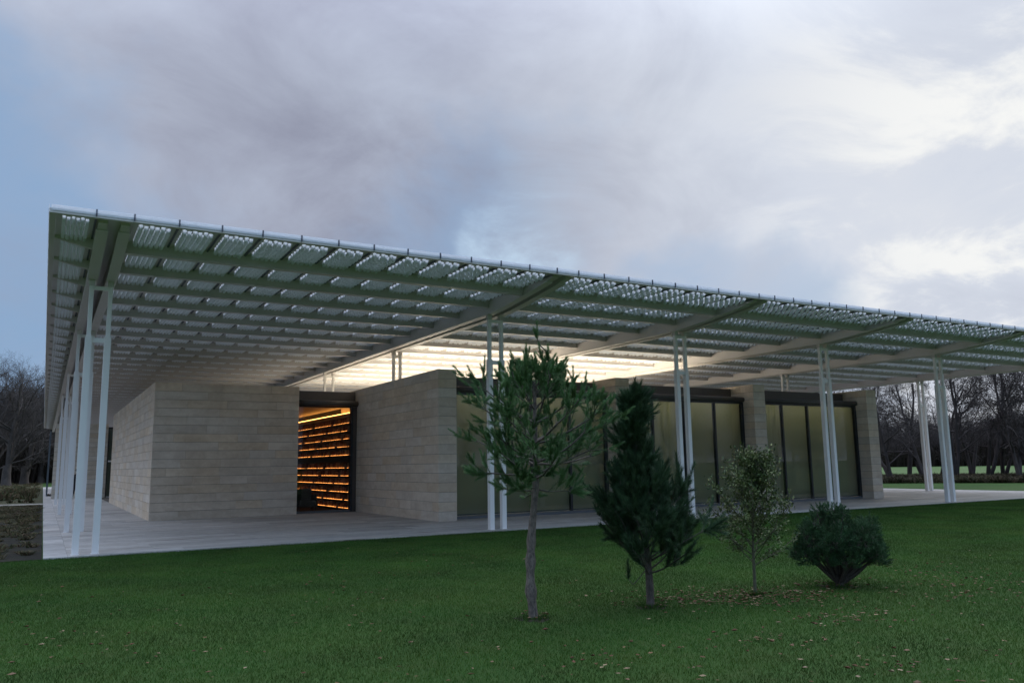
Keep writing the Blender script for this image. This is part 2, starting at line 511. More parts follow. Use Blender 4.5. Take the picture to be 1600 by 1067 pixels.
def sheet(name, x0, x1, y0, y1, z, mt, nx=1, ny=1):
    xs = np.linspace(x0, x1, nx + 1); ys = np.linspace(y0, y1, ny + 1)
    X, Y = np.meshgrid(xs, ys)
    V = np.stack([X.ravel(), Y.ravel(), np.full(X.size, z)], 1)
    i = np.arange(ny)[:, None] * (nx + 1) + np.arange(nx)[None, :]
    F = np.stack([i, i + 1, i + nx + 2, i + nx + 1], -1).reshape(-1, 4)
    return obj(name, mesh_np(name, V, F, mt))


tag(sheet('lawn', -900, 900, -900, 900, -0.03, M_lawn), 'close-mown dark green lawn around the pavilion terrace', 'lawn', kind='structure')
tag(sheet('planting_bed', -26, -0.02, 0.0, 30.0, -0.022, M_soil), 'dark soil planting bed beside the terrace edge', 'planting bed', kind='structure')
tag(sheet('gravel_path', -60, 0.0, 30.2, 32.4, -0.016, M_path), 'pale path meeting the terrace between the beds', 'path', kind='structure')
tag(sheet('rough_grass', -120, -0.02, 32.6, 180, -0.022, M_rough), 'rough autumn grass beyond the path', 'grass', kind='structure')
# meadow on the far right, turned so that its near side lies behind the alder row
V = np.array([[58, 62, -.018], [96, 18, -.018], [520, 190, -.018], [300, 420, -.018]])
tag(obj('meadow', mesh_np('meadow', V, np.array([[0, 1, 2, 3]]), M_meadow)), 'pale green open meadow behind the row of bare alders', 'meadow', kind='structure')

# terrace slab + paving slabs
TX1 = 41.2
terr = boxes('terrace', [(0.004, TX1 - .004, 0.004, 84, -0.30, -0.012)], M_joint)
tag(terr, 'travertine terrace floor under the canopy', 'terrace', kind='structure')


def slab_rows(x0, x1, y0, y1, dy, lens):
    y = y0; r = 0
    while y < y1 - 0.05:
        ye = min(y + dy, y1)
        x = x0; first = True
        while x < x1 - 0.01:
            L = random.choice(lens)
            if first: L *= random.choice((0.5, 0.75, 1.0)); first = False
            xe = x + L
            if x1 - xe < 0.5: xe = x1
            h = random.uniform(-0.0015, 0.0015)
            cube('paving_slab', (x + .002, xe - .002, y + .003, ye - .003, -0.06, h), M_pave, terr)
            x = xe
        y = ye; r += 1


slab_rows(0.0, 0.42, 0.0, 30.0, 1.2, (0.42,))
slab_rows(0.42, TX1, 0.0, 4.6, 0.66, (1.9, 2.4, 2.9, 3.3))
slab_rows(0.42, 10.25, 4.6, 11.4, 0.68, (1.9, 2.4, 2.9))
slab_rows(0.42, 3.02, 11.4, 39.0, 0.92, (1.3,))
slab_rows(30.6, TX1, 4.6, 12.4, 0.98, (3.4, 4.1))
rest = boxes('paving_remainder', [(0.002, 0.42, 30, 39.2, -.06, 0), (0.002, TX1 - .01, 39.2, 83.9, -.06, 0), (30.6, TX1, 12.4, 39.1, -.06, 0)], M_pave, terr)
rest['kind'] = 'stuff'

# ================================================================== stone walls
NC, HW = 16, 4.58
CH = HW / NC


def stone_wall(loc, label, cat, faces, core, group=None, name='stone_wall'):
    """faces: list of (axis, fixed0, fixed1, start, end, lens) ; blocks lie along the axis"""
    e = empty(name, loc, label, cat, group)
    c = boxes('core', [core], M_joint, e, loc)
    for axis, f0, f1, s, t, lens in faces:
        for k in range(NC):
            z0, z1 = k * CH, (k + 1) * CH - 0.009
            if k == NC - 1: z1 = HW
            q = s; first = True
            while q < t - 0.01:
                L = random.choice(lens)
                if first and k % 2: L *= 0.5
                first = False
                qe = q + L
                if t - qe < 0.45: qe = t
                gq = 0.002
                d = random.uniform(-.0015, .0015)
                b = (q + gq, qe - gq, f0 + d, f1, z0, z1) if axis == 'x' else (f0 + d, f1, q + gq, qe - gq, z0, z1)
                cube('stone_block', b, M_stone, e, loc)
                q = qe
    return e


# closed pavilion box at the left: front face + long side face
stone_wall((3.0, 11.0, 0), 'closed travertine box with long side wall, left of the bookshelf window', 'stone wall',
           [('x', 11.0, 11.12, 3.0, 7.86, (1.3, 1.7, 2.1, 0.9)),
            ('y', 3.0, 3.12, 11.125, 29.6, (1.1, 1.5, 1.9))],
           (3.1, 7.8, 11.1, 29.6, 0, HW - .012))
stone_wall((10.22, 4.0, 0), 'long free-standing travertine wall right of the bookshelf window', 'stone wall',
           [('y', 10.22, 10.83, 4.0, 13.4, (1.3, 1.7, 2.1, 0.9))], (10.25, 10.80, 4.03, 13.38, 0, HW - .012))
stone_wall((16.96, 4.0, 0), 'travertine wall end between first and second olive-blinded glass fronts', 'stone wall',
           [('y', 16.96, 17.55, 4.0, 7.6, (1.15, 1.3, 2.1))], (16.99, 17.52, 4.03, 7.58, 0, HW - .012))
stone_wall((23.6, 4.0, 0), 'travertine wall end between second and third olive-blinded glass fronts', 'stone wall',
           [('y', 23.6, 24.22, 4.0, 7.6, (1.15, 1.3, 2.1))], (23.63, 24.19, 4.03, 7.58, 0, HW - .012))
stone_wall((30.33, 4.0, 0), 'outer travertine end wall with bare trees behind it', 'stone wall',
           [('y', 30.33, 30.97, 4.0, 12.0, (1.15, 1.3, 2.1))], (30.36, 30.94, 4.03, 11.98, 0, HW - .012))
stone_wall((0.42, 39.0, 0), 'far travertine cross wall at the end of the side colonnade', 'stone wall',
           [('x', 39.0, 39.4, 0.42, 3.35, (1.2, 1.5))], (0.45, 3.33, 39.03, 39.38, 0, HW - .012))

# rear glazing beside the cross wall
gd = empty('glass_door', (3.35, 39.1, 0), 'narrow glass door beside the far travertine cross wall', 'door')
gl = (3.35, 39.1, 0)
boxes('pane', [(3.42, 4.30, 39.15, 39.16, 0.06, 2.20)], M_glass, gd, gl)
boxes('transom_pane', [(3.42, 4.30, 39.15, 39.16, 2.30, 4.3)], M_glass, gd, gl)
boxes('frame', [(3.355, 3.42, 39.1, 39.2, 0, 4.4), (4.30, 4.38, 39.1, 39.2, 0, 4.4), (3.42, 4.30, 39.1, 39.2, 4.3, 4.4)], M_dark, gd, gl)
boxes('transom_bar', [(3.42, 4.30, 39.09, 39.2, 2.20, 2.30)], M_white, gd, gl)
boxes('threshold', [(3.42, 4.30, 39.09, 39.2, 0.0, 0.06)], M_white, gd, gl)
boxes('curtain', [(3.42, 4.30, 39.6, 39.65, 0, 4.4)], M_curtain, gd, gl)
sg = empty('side_glazing', (0.2, 46, 0), 'tall glazed screen on the side beyond the far cross wall', 'glass wall')
boxes('pane', [(0.20, 0.22, 46 + i * 3.2, 49.1 + i * 3.2, 0.08, 4.3) for i in range(1)], M_pale, sg, (0.2, 46, 0))
boxes('pane', [(0.20, 0.22, 49.2, 52.3, 0.08, 4.3)], M_pale, sg, (0.2, 46, 0))
boxes('frame', [(0.17, 0.25, 46 + i * 3.15, 46.1 + i * 3.15, 0, 4.4) for i in range(3)] + [(0.17, 0.25, 46.1, 52.3, 4.3, 4.4), (0.17, 0.25, 46.1, 52.3, 0, .08)], M_sill, sg, (0.2, 46, 0))
boxes('inner_wall', [(0.9, 1.0, 46, 52.3, 0, 4.4)], M_roofing, sg, (0.2, 46, 0))

# ================================================================== glazed fronts
ROMAN = ['beside the long free-standing wall and behind the tall pine', 'behind the dark bushy pine and the holly', 'nearest the outer travertine end wall']


def cyl_x(x0, x1, y, z, r, sides=20):
    V, F = tube_path([(x0, y, z), ((x0 + x1) / 2, y, z), (x1, y, z)], r, sides)
    F = [F]
    n = sides
    caps = np.array([list(range(n))[::-1], list(range(2 * n, 3 * n))])
    return V, F + [caps]


for i, (a, b, mul) in enumerate(((10.83, 16.96, (13.88, 15.41)), (17.55, 23.6, (19.05, 20.56, 22.1)), (24.22, 30.33, (25.79, 27.30, 28.85)))):
    loc = (a, 4.6, 0)
    e = empty('glazed_facade', loc, 'wide olive-blinded glass front ' + ROMAN[i], 'glass front')
    if i == 0: mul = (12.36,) + mul
    edges = [a] + list(mul) + [b]
    for k in range(len(edges) - 1):
        cube('pane', (edges[k] + .04, edges[k + 1] - .04, 4.60, 4.612, .10, 3.87), M_glass, e, loc)
        cube('blind', (edges[k] + .001, edges[k + 1] - .001, 4.76, 4.765, .14, 3.9), M_blind, e, loc)
        cube('blind_hem', (edges[k] + .001, edges[k + 1] - .001, 4.74, 4.775, .10, .14), M_sill, e, loc)
    for q in mul:
        cube('mullion', (q - .035, q + .035, 4.57, 4.70, .06, 3.9), M_dark, e, loc)
    cube('jamb', (a + .002, a + .05, 4.57, 4.70, .06, 3.9), M_dark, e, loc)
    cube('jamb', (b - .09, b - .002, 4.55, 4.70, .06, 3.9), M_dark, e, loc)
    cube('sill', (a + .002, b - .002, 4.56, 4.72, 0.0, .09), M_sill, e, loc)
    cube('head_rail', (a + .002, b - .002, 4.575, 4.72, 3.87, 3.96), M_dark, e, loc)
    V, F = cyl_x(a + .002, b - .002, 4.56, 4.03, 0.10)
    r = obj('blind_roller', mesh_np('blind_roller', V - np.array(loc), F, M_roller, True), e)
    cube('roller_hood', (a + .002, b - .002, 4.60, 5.18, 4.06, 4.10), M_roller, e, loc)
    cube('trim_ledge', (a + .003, b - .003, 4.95, 5.18, 4.101, 4.16), M_bronze2, e, loc)
    n = 4
    for k in range(n):
        x0 = a + .003 + (b - a - .006) * k / n; x1 = a + .003 + (b - a - .006) * (k + 1) / n
        cube('fascia_panel', (x0 + .003, x1 - .003, 5.18, 5.24, 4.05, 4.50), M_bronze, e, loc)
    cube('interior_wall', (a + .05, b - .05, 5.5, 5.55, .0, 4.1), M_white, e, loc)
    cube('blind_backlight', (a + .3, b - .3, 5.0, 5.3, 3.98, 4.0), M_backlight, e, loc)  # unseen glowing strip, added to brighten the blinds from behind
    cube('interior_floor', (a + .05, b - .05, 4.73, 5.5, .001, .02), M_pave, e, loc)

# roof deck of the galleries with lit rooflights (hidden behind the parapets, lighting the canopy from below)
deck = boxes('gallery_roof', [(10.9, 30.3, 5.25, 36, 4.10, 4.2), (7.9, 10.2, 11.7, 36, 4.10, 4.2), (10.2, 10.9, 13.4, 36, 4.10, 4.2)], M_roofing)
tag(deck, 'flat pale roof deck over the galleries below the canopy', 'roof', kind='thing')
for k in range(4):
    for j in range(3):
        x0 = 11.5 + k * 3.2; y0 = 7.2 + j * 4.6
        e = empty('rooflight', (x0, y0, 4.2), 'warmly lit rooflight on the gallery roof deck under the canopy', 'rooflight', 'lit rooflights on the gallery deck')
        boxes('kerb', [(x0, x0 + 2.4, y0, y0 + .1, 4.19, 4.3), (x0, x0 + 2.4, y0 + 3.9, y0 + 4.0, 4.19, 4.3), (x0, x0 + .1, y0 + .1, y0 + 3.9, 4.19, 4.3), (x0 + 2.3, x0 + 2.4, y0 + .1, y0 + 3.9, 4.19, 4.3)], M_white, e, (x0, y0, 4.2))
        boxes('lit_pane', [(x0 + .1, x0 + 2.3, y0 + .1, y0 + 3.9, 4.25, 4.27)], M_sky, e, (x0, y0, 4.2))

# ================================================================== bookshelf window
e = empty('library_window', (7.86, 11.4, 0), 'tall dark-framed window onto glowing bookshelves between two travertine walls', 'window')
wl = (7.86, 11.4, 0)
cube('pane', (7.90, 9.98, 11.50, 11.512, .08, 3.88), M_glass, e, wl)
cube('jamb', (9.98, 10.06, 11.42, 11.60, 0, 3.95), M_dark, e, wl)
cube('jamb', (7.86, 7.90, 11.42, 11.60, 0, 3.95), M_dark, e, wl)
cube('edge_strip', (10.06, 10.21, 11.44, 11.60, 0, 3.95), M_roller, e, wl)
cube('sill', (7.90, 9.98, 11.42, 11.60, 0, .08), M_sill, e, wl)
cube('head_rail', (7.90, 9.98, 11.44, 11.60, 3.88, 3.95), M_dark, e, wl)
V, F = cyl_x(7.87, 10.2, 11.36, 4.03, 0.11)
obj('blind_roller', mesh_np('blind_roller', V - np.array(wl), F, M_roller, True), e)
cube('fascia_panel', (7.87, 10.2, 11.62, 11.68, 4.0, 4.50), M_bronze, e, wl)

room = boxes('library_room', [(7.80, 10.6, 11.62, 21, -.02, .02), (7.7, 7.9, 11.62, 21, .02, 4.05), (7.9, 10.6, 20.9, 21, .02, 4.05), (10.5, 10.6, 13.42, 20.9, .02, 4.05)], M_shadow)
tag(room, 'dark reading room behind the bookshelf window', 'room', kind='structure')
tag(boxes('library_ceiling', [(7.91, 10.22, 11.62, 20.89, 3.98, 4.04)], M_plaster), 'reading room ceiling washed by amber light', 'ceiling', kind='structure')
bl = (10.0, 11.65, 0.02)
bk = empty('bookcase', bl, 'floor to ceiling bookcase with amber-lit shelves behind the window', 'bookcase')
cube('shelf_backing', (10.19, 10.215, 11.66, 20.8, .02, 3.62), M_wood, bk, bl)
SH = [0.10, 0.40, 0.70, 1.01, 1.31, 1.61, 2.10, 2.42, 2.72, 3.02, 3.32]
for s, z in enumerate(SH):
    sh = cube('shelf', (9.98, 10.19, 11.66, 20.8, z - .035, z), M_wood, bk, bl)
    cube('shelf_lip', (9.972, 9.98, 11.66, 20.8, z - .035, z + .004), M_wood, bk, bl)
    seg = []; y = 11.72
    while y < 20.6:
        L = random.uniform(.04, .13)
        if random.random() < .94 and math.sin(y * 2.3 + s * 1.7) > -.93: seg.append((9.985, 10.0, y, y + L - .012, z + .001, z + .012 + random.uniform(-.003, .012)))
        y += L
    boxes('light_strip', seg, M_strip, bk, bl)
    bb = []
    y = 11.72
    while y < 20.6:
        if random.random() < 0.10: y += random.uniform(.08, .4); continue
        w = random.uniform(.018, .05); h = random.uniform(.15, .245)
        bb.append((10.012 + random.uniform(0, .03), 10.17, y, y + w - .002, z + .001, z + h)); y += w
    o = boxes('books', bb, M_wood, bk, bl)
    o.data.materials.clear(); o.data.materials.append(bpy.data.materials.get('book_spines') or leaf_mat('book_spines', [(0.28, 0.10, 0.06), (0.12, 0.05, 0.035), (0.42, 0.26, 0.16), (0.18, 0.07, 0.04), (0.5, 0.36, 0.24)], 0.7, 0.2))
    o['kind'] = 'stuff'
cube('dark_band', (9.985, 10.19, 11.66, 20.8, 1.86, 2.06), M_dark, bk, bl)
cube('valance', (9.98, 10.0, 11.66, 20.8, 3.56, 3.70), M_plaster, bk, bl)
cube('cove_light', (10.02, 10.10, 11.68, 20.7, 3.72, 3.74), M_cove, bk, bl)
cube('cornice', (10.0, 10.19, 11.66, 20.8, 3.60, 3.64), M_plaster, bk, bl)
al = (8.62, 12.6, 0.02)
ar = empty('armchair', al, 'black armchair standing inside the bookshelf window', 'armchair')
V, F = box_v(-.30, .30, -.28, .30, .18, .42), BF
for nm, b in (('seat', (-.28, .28, -.30, .22, .16, .42)), ('backrest', (-.30, .30, .20, .34, .30, .84)), ('armrest', (-.36, -.28, -.30, .30, .16, .62)), ('armrest', (.28, .36, -.30, .30, .16, .62))):
    bm = bmesh.new(); bmesh.ops.create_cube(bm, size=1)
    for v in bm.verts:
        v.co = Vector(((b[0] + b[1]) / 2 + v.co.x * (b[1] - b[0]), (b[2] + b[3]) / 2 + v.co.y * (b[3] - b[2]), (b[4] + b[5]) / 2 + v.co.z * (b[5] - b[4])))
    bmesh.ops.bevel(bm, geom=list(bm.edges), offset=.03, segments=2, affect='EDGES')
    me = bpy.data.meshes.new(nm); bm.to_mesh(me); bm.free(); me.materials.append(M_leather); obj(nm, me, ar)
for sx in (-.3, .3):
    for sy in (-.25, .25):
        cube('leg', (al[0] + sx - .02, al[0] + sx + .02, al[1] + sy - .02, al[1] + sy + .02, .02, .18), M_dark, ar, al)

# ================================================================== canopy roof
GX = [0.73, 10.22, 16.73, 23.27, 29.85, 39.35]
YF, ZR, ZB = -3.20, 6.03, 5.82          # front edge, roof plane, beam bottom
ZG = 5.65                                # girder bottom
XL, XR = -0.28, 40.36
YB = 76.0
BY = [-1.51 + 1.785 * k for k in range(44)]
cl = (GX[0], 0.4, 0)
can = empty('canopy', cl, 'huge flat white steel canopy roof with rows of tubes on slender columns', 'canopy roof')


def prism_x(prof, x0, x1):
    """prof: (y,z) outline, extruded along x"""
    n = len(prof)
    V = np.array([(x0, y, z) for y, z in prof] + [(x1, y, z) for y, z in prof])
    i = np.arange(n); j = (i + 1) % n
    return V, [np.stack([i, j, j + n, i + n], 1), np.array([i[::-1], i + n])]


for gi, gx in enumerate(GX):
    yb = YB if gi < 2 else 40.0
    for s in (-1, 1):
        cx = gx + s * 0.18
        curve = []
        for t in np.linspace(0, 1, 12):       # tapered nose rising to the front edge
            y = 0.25 + (YF + 0.25 - 0.25) * t
            u = np.clip((t - 0.02) / 0.98, 0, 1)
            curve.append((y, ZG + (ZR - 0.07 - ZG) * (u ** 1.25)))
        prof = [(yb, ZG)] + curve + [(YF + 0.25, ZR - .004), (yb, ZR - .004)]
        V, F = prism_x(prof, cx - .075, cx + .075)
        gme = mesh_np('girder', V - np.array(cl), F, M_beam)
        go = obj('girder', gme, can)
        bot = [(yb, ZG)] + curve
        fp = [(y, z - .004) for y, z in bot[:-1]] + [(y, z - .030) for y, z in bot[:-1]][::-1]
        V, F = prism_x(fp, cx - .10, cx + .10)
        obj('bottom_flange', mesh_np('bottom_flange', V - np.array(cl), F, M_beam), go)
    # cover plate closing the gap between the two girder halves
    cube('cover_plate', (gx - .30, gx + .30, YF + .03, yb, ZR, ZR + .02), M_beam, can, cl)

# secondary beams
bays = [(GX[i] + .255, GX[i + 1] - .255) for i in range(5)]
for k, y in enumerate(BY):
    if y > YB: break
    rows = [(XL + .10, GX[0] - .255)] + [bays[0]] + (bays[1:] + [(GX[5] + .255, XR - .1)] if y < 27 else [])
    for bi, (x0, x1) in enumerate(rows):
        if bi == 0:   # tapering cantilever at the left edge
            prof = [(x0, ZR - .06), (x1, ZB), (x1, ZR - .003), (x0, ZR - .003)]
            V = np.array([(x, y - .05, z) for x, z in prof] + [(x, y + .05, z) for x, z in prof])
            i4 = np.arange(4); j4 = (i4 + 1) % 4
            o = obj('bracket_beam', mesh_np('bracket_beam', V - np.array(cl), [np.stack([i4, j4, j4 + 4, i4 + 4], 1), np.array([[3, 2, 1, 0], [4, 5, 6, 7]])], M_beam), can)
            continue
        o = cube('cross_beam', (x0, x1, y - .05, y + .05, ZB, ZR - .003), M_beam, can, cl)
    # bottom flange of the cross beams: one slim strip per bay, proud of the web
for k, y in enumerate(BY):
    if y > 27: break
    for bi, (x0, x1) in enumerate(bays):
        cube('beam_flange', (x0 + .001, x1 - .001, y - .075, y + .075, ZB - .018, ZB - .002), M_beam, can, cl)

# tube panels: a frame with an open field of short slanted tubes


def panel_mesh(w, d, name, sides=8, nx=6, rib=True):
    V, F, MI = [], [], []
    n = 0
    def addb(b, mi):
        nonlocal n
        V.append(box_v(*b)); F.append(BF + n); MI.extend([mi] * 6); n += 8
    fx, fy = 0.088, 0.15
    z0, z1 = -.004, .012
    addb((-w / 2 + .001, -w / 2 + fx, -d / 2, d / 2, z0, z1), 0); addb((w / 2 - fx, w / 2 - .001, -d / 2, d / 2, z0, z1), 0)
    addb((-w / 2 + fx, w / 2 - fx, -d / 2, -d / 2 + fy, z0, z1), 0); addb((-w / 2 + fx, w / 2 - fx, d / 2 - fy, d / 2, z0, z1), 0)
    if rib: addb((w / 2 - .016, w / 2 + .016, -d / 2 + .02, d / 2 - .10, -.035, z0 - .001), 1)
    px = (w - 2 * fx) / nx; r = px * .41
    py = 0.205; ny = int((d - 2 * fy - .05) / py)
    th = np.linspace(0, 2 * np.pi, sides, endpoint=False)
    ring = np.stack([np.cos(th) * r, np.sin(th) * r, np.zeros(sides)], 1)
    cell = np.array([(1, 0), (1, 1), (0, 1), (-1, 1), (-1, 0), (-1, -1), (0, -1), (1, -1)], float) * np.array([px / 2, py / 2])
    cell = np.hstack([cell, np.zeros((8, 1))])
    slack = (d - 2 * fy) - ny * py
    i = np.arange(8); j = (i + 1) % 8
    for a in range(nx):
        xc = -w / 2 + fx + px * (a + .5)
        ys = -d / 2 + fy + (slack if a % 2 else 0.0)
        for b in range(ny):                      # plate cell with a round hole, and the slanted tube hanging in it
            c = np.array([xc, ys + (b + .5) * py, .004])
            hole = c + np.array([0, -.03, 0])
            V.append(np.vstack([cell + c, ring + hole])); F.append(np.stack([i, j, j + 8, i + 8], 1) + n); MI.extend([0] * 8); n += 16
            top = ring + hole
            bot = ring + hole + np.array([0, .095, -.092]) + np.stack([np.zeros(8), np.zeros(8), -ring[:, 1] * .8], 1)
            V.append(np.vstack([top, bot])); F.append(np.stack([i, j, j + 8, i + 8], 1) + n); MI.extend([2] * 8); n += 16
        y0, y1 = (-d / 2 + fy, ys) if a % 2 else (ys + ny * py, d / 2 - fy)
        V.append(np.array([(xc - px / 2, y0, .004), (xc + px / 2, y0, .004), (xc + px / 2, y1, .004), (xc - px / 2, y1, .004)])); F.append(np.array([[0, 1, 2, 3]]) + n); MI.append(0); n += 4
    return np.vstack(V), np.vstack(F), MI


pan_cache = {}
far_p, far_i, far_meshes = [], [], []
jobs = []
for k in range(len(BY)):
    ya = YF + .10 if k == 0 else BY[k - 1]
    yb = BY[k]
    if yb > YB: break
    cols = [(XL + .10, GX[0] - .30, 1)]
    if yb < 28:
        for i in range(5): cols.append((GX[i] + .30, GX[i + 1] - .30, 12 if i in (0, 4) else 8))
        cols.append((GX[5] + .30, XR - .10, 1))
    else:
        cols.append((GX[0] + .30, GX[1] - .30, 12))
    for x0, x1, n in cols:
        w = (x1 - x0) / n
        for q in range(n):
            cx, cy = x0 + (q + .5) * w, (ya + yb) / 2
            dist = math.hypot(cx + .1, cy + 18.45)
            jobs.append((dist, cx, cy, w, yb - ya))
jobs.sort()
for idx, (dist, cx, cy, w, d) in enumerate(jobs):
    key = (round(w, 2), round(d, 2))
    if key not in pan_cache:
        V, F, MI = panel_mesh(w, d, 'p', 8)
        pan_cache[key] = mesh_np('tube_panel', V, F, [M_beam, M_rib, M_tube], False, MI)
    if idx < 290:
        obj('tube_panel', pan_cache[key], can, (cx - cl[0], cy - cl[1], ZR))
    else:
        if key not in far_meshes: far_meshes.append(key)
        far_p.append((cx - cl[0], cy - cl[1], ZR)); far_i.append(far_meshes.index(key))

fp = scatter('tube_panels', far_p, np.zeros(len(far_p)), np.ones(len(far_p)), [pan_cache[k] for k in far_meshes], far_i, None, None)
fp.parent = can

# edges
cube('edge_bar', (XL, XR, YF, YF + .10, ZR - .05, ZR + .03), M_beam, can, cl)
cube('edge_bar', (XL, XL + .10, YF + .102, YB, ZR - .05, ZR + .03), M_beam, can, cl)
cube('edge_bar', (XR - .10, XR, YF + .102, 40, ZR - .05, ZR + .03), M_beam, can, cl)
posts = [XL + .01]
for i, gx in enumerate(GX):
    posts += [gx - .30, gx + .30]
    if i < 5:
        n = 12 if i in (0, 4) else 8
        posts += [gx + .30 + (GX[i + 1] - .6 - gx) * q / n for q in range(1, n)]
posts.append(XR - .01)
posts.sort()
for a, b in zip(posts[:-1], posts[1:]):
    cube('edge_glass', (a + .018, b - .018, YF - .012, YF - .004, ZR - .012, ZR + .088), M_edge, can, cl)
for a in posts[1:-1]:
    cube('edge_post', (a - .011, a + .011, YF - .026, YF - .001, ZR - .03, ZR + .094), M_rib, can, cl)
for k in range(30):
    y0 = YF + k * 2.6
    cube('edge_glass', (XL - .012, XL - .004, y0 + .02, y0 + 2.57, ZR - .012, ZR + .088), M_edge, can, cl)

# ================================================================== columns


def column_pair(x, y, label, group=None, zb=0.0, hs=.18):
    loc = (x, y, zb)
    e = empty('column_pair', loc, label, 'column', group)
    for s in (-1, 1):
        c = x + s * hs
        if zb < 4: cube('shaft', (c - .062, c + .062, y - .07, y + .07, 0, 4.42), M_white, e, loc)
        cube('upper_shaft', (c - .042, c + .042, y - .05, y + .05, max(4.42, zb) if zb < 4.4 and zb < 4 else zb, 5.50), M_white, e, loc)
        cube('capital', (c - .058, c + .058, y - .065, y + .065, 5.50, 5.66), M_beam, e, loc)
        cube('base_plate', (c - .075, c + .075, y - .083, y + .083, zb, zb + .008), M_white, e, loc)
    if zb < 4: cube('crossbar', (x - .118, x + .118, y - .035, y + .035, 4.30, 4.40), M_white, e, loc)
    cube('head_plate', (x - hs + .042, x + hs - .042, y - .03, y + .03, 5.42, 5.50), M_white, e, loc)
    return e


FR = 0.36
column_pair(GX[0], FR, 'white twin column at the terrace corner, leading the side colonnade')
column_pair(GX[1], FR, 'white twin column half hidden by the tall green pine')
column_pair(GX[2], FR, 'white twin column rising behind the dark bushy pine')
column_pair(GX[3], FR, 'white twin column rising behind the round dwarf pine')
column_pair(GX[4], FR, 'white twin column on the lawn side of the outer end wall, with bare trees behind')
column_pair(GX[0], 7.37, 'second white twin column of the side colonnade counted from the terrace corner')
column_pair(GX[0], 18.3, 'third white twin column of the side colonnade counted from the terrace corner')
column_pair(GX[0], 29.2, 'fourth white twin column of the side colonnade counted from the terrace corner')
column_pair(GX[1], 15.1, 'white twin column above the roof over the bookshelf window', None, 4.2)
column_pair(10.42, 7.9, 'short white twin column on top of the long free-standing travertine wall', None, HW, .12)
column_pair(GX[2], 7.9, 'glowing white twin column above the first glass front', None, 4.2)
column_pair(GX[4], 7.9, 'white twin column standing above the third glass front fascia', None, 4.2)
column_pair(GX[5], 7.4, 'free-standing white twin column beyond the outer end wall')

# ================================================================== bare trees


def bare_tree(seed, height, spread, lean=0.05, fine=5, upright=0.5, trunk_r=None, fork=0.3, limbs=10):
    rs = np.random.default_rng(seed)
    A = Acc()
    counts = [limbs, 7, 6, fine]
    def grow(p, d, L, r, lvl):
        n = 7 if lvl == 0 else (5 if lvl == 1 else (4 if lvl == 2 else 3))
        pts = [p]; dirs = [d]
        for i in range(n):
            d = d + rs.normal(0, 0.10 + 0.05 * lvl, 3) + np.array([0, 0, 0.06 * upright * (1 if lvl else 0)])
            d /= np.linalg.norm(d)
            pts.append(pts[-1] + d * L / n); dirs.append(d)
        rad = np.linspace(r, r * (0.35 if lvl < 3 else 0.5), n + 1)
        sides = 7 if lvl == 0 else (4 if lvl == 1 else 3)
        A.add(*tube_path(pts, rad, sides))
        if lvl > 3: return
        k = counts[lvl]
        for q in range(k):
            t = (fork + (1 - fork) * (q + rs.random()) / k) if lvl == 0 else (0.2 + 0.8 * (q + rs.random()) / k)
            f = t * n; i = min(int(f), n - 1); pp = pts[i] + (pts[i + 1] - pts[i]) * (f - i)
            dd = dirs[i + 1]
            ax = rs.normal(0, 1, 3); ax -= ax.dot(dd) * dd; ax /= np.linalg.norm(ax)
            ang = rs.uniform(0.5, 1.05) if lvl else rs.uniform(0.5, 1.2)
            nd = dd * math.cos(ang) + ax * math.sin(ang)
            nd[2] += 0.12 * upright; nd /= np.linalg.norm(nd)
            LL = (spread * rs.uniform(0.7, 1.15) * (1.15 - 0.6 * t)) if lvl == 0 else L * rs.uniform(0.38, 0.62)
            rr = max((r * (1 - 0.65 * t)) * rs.uniform(0.4, 0.62), 0.008)
            grow(pp, nd, LL, rr, lvl + 1)
    d0 = np.array([rs.normal(0, lean), rs.normal(0, lean), 1.0]); d0 /= np.linalg.norm(d0)
    grow(np.array([0, 0, -0.2]), d0, height * 0.92, trunk_r or height * 0.018, 0)
    return A


def lib(acc, name, m_): return acc.mesh(name, m_)


TREES = [lib(bare_tree(11 + i, 8.6 + .5 * (i % 3), 3.9, 0.12, 6, 0.6, 0.17, 0.16 + .05 * (i % 2), 11), 'bare_tree', M_bare) for i in range(5)]
TREEL = [lib(bare_tree(41 + i, 17, 9.0, 0.09, 7, 0.5, 0.48, 0.14, 15), 'oak_tree', M_bareL) for i in range(2)]

RW_ = RW
CAM = np.array([-0.103, -18.45, 1.65])


def at(u, dist, z=0.0):
    """ground point in the direction of photo column u at a plan distance"""
    d = RW_ @ np.array([u - 800, 720 - 533.5, 1262.0]); d[2] = 0; d /= np.linalg.norm(d)
    p = CAM + d * dist
    return (p[0], p[1], z)


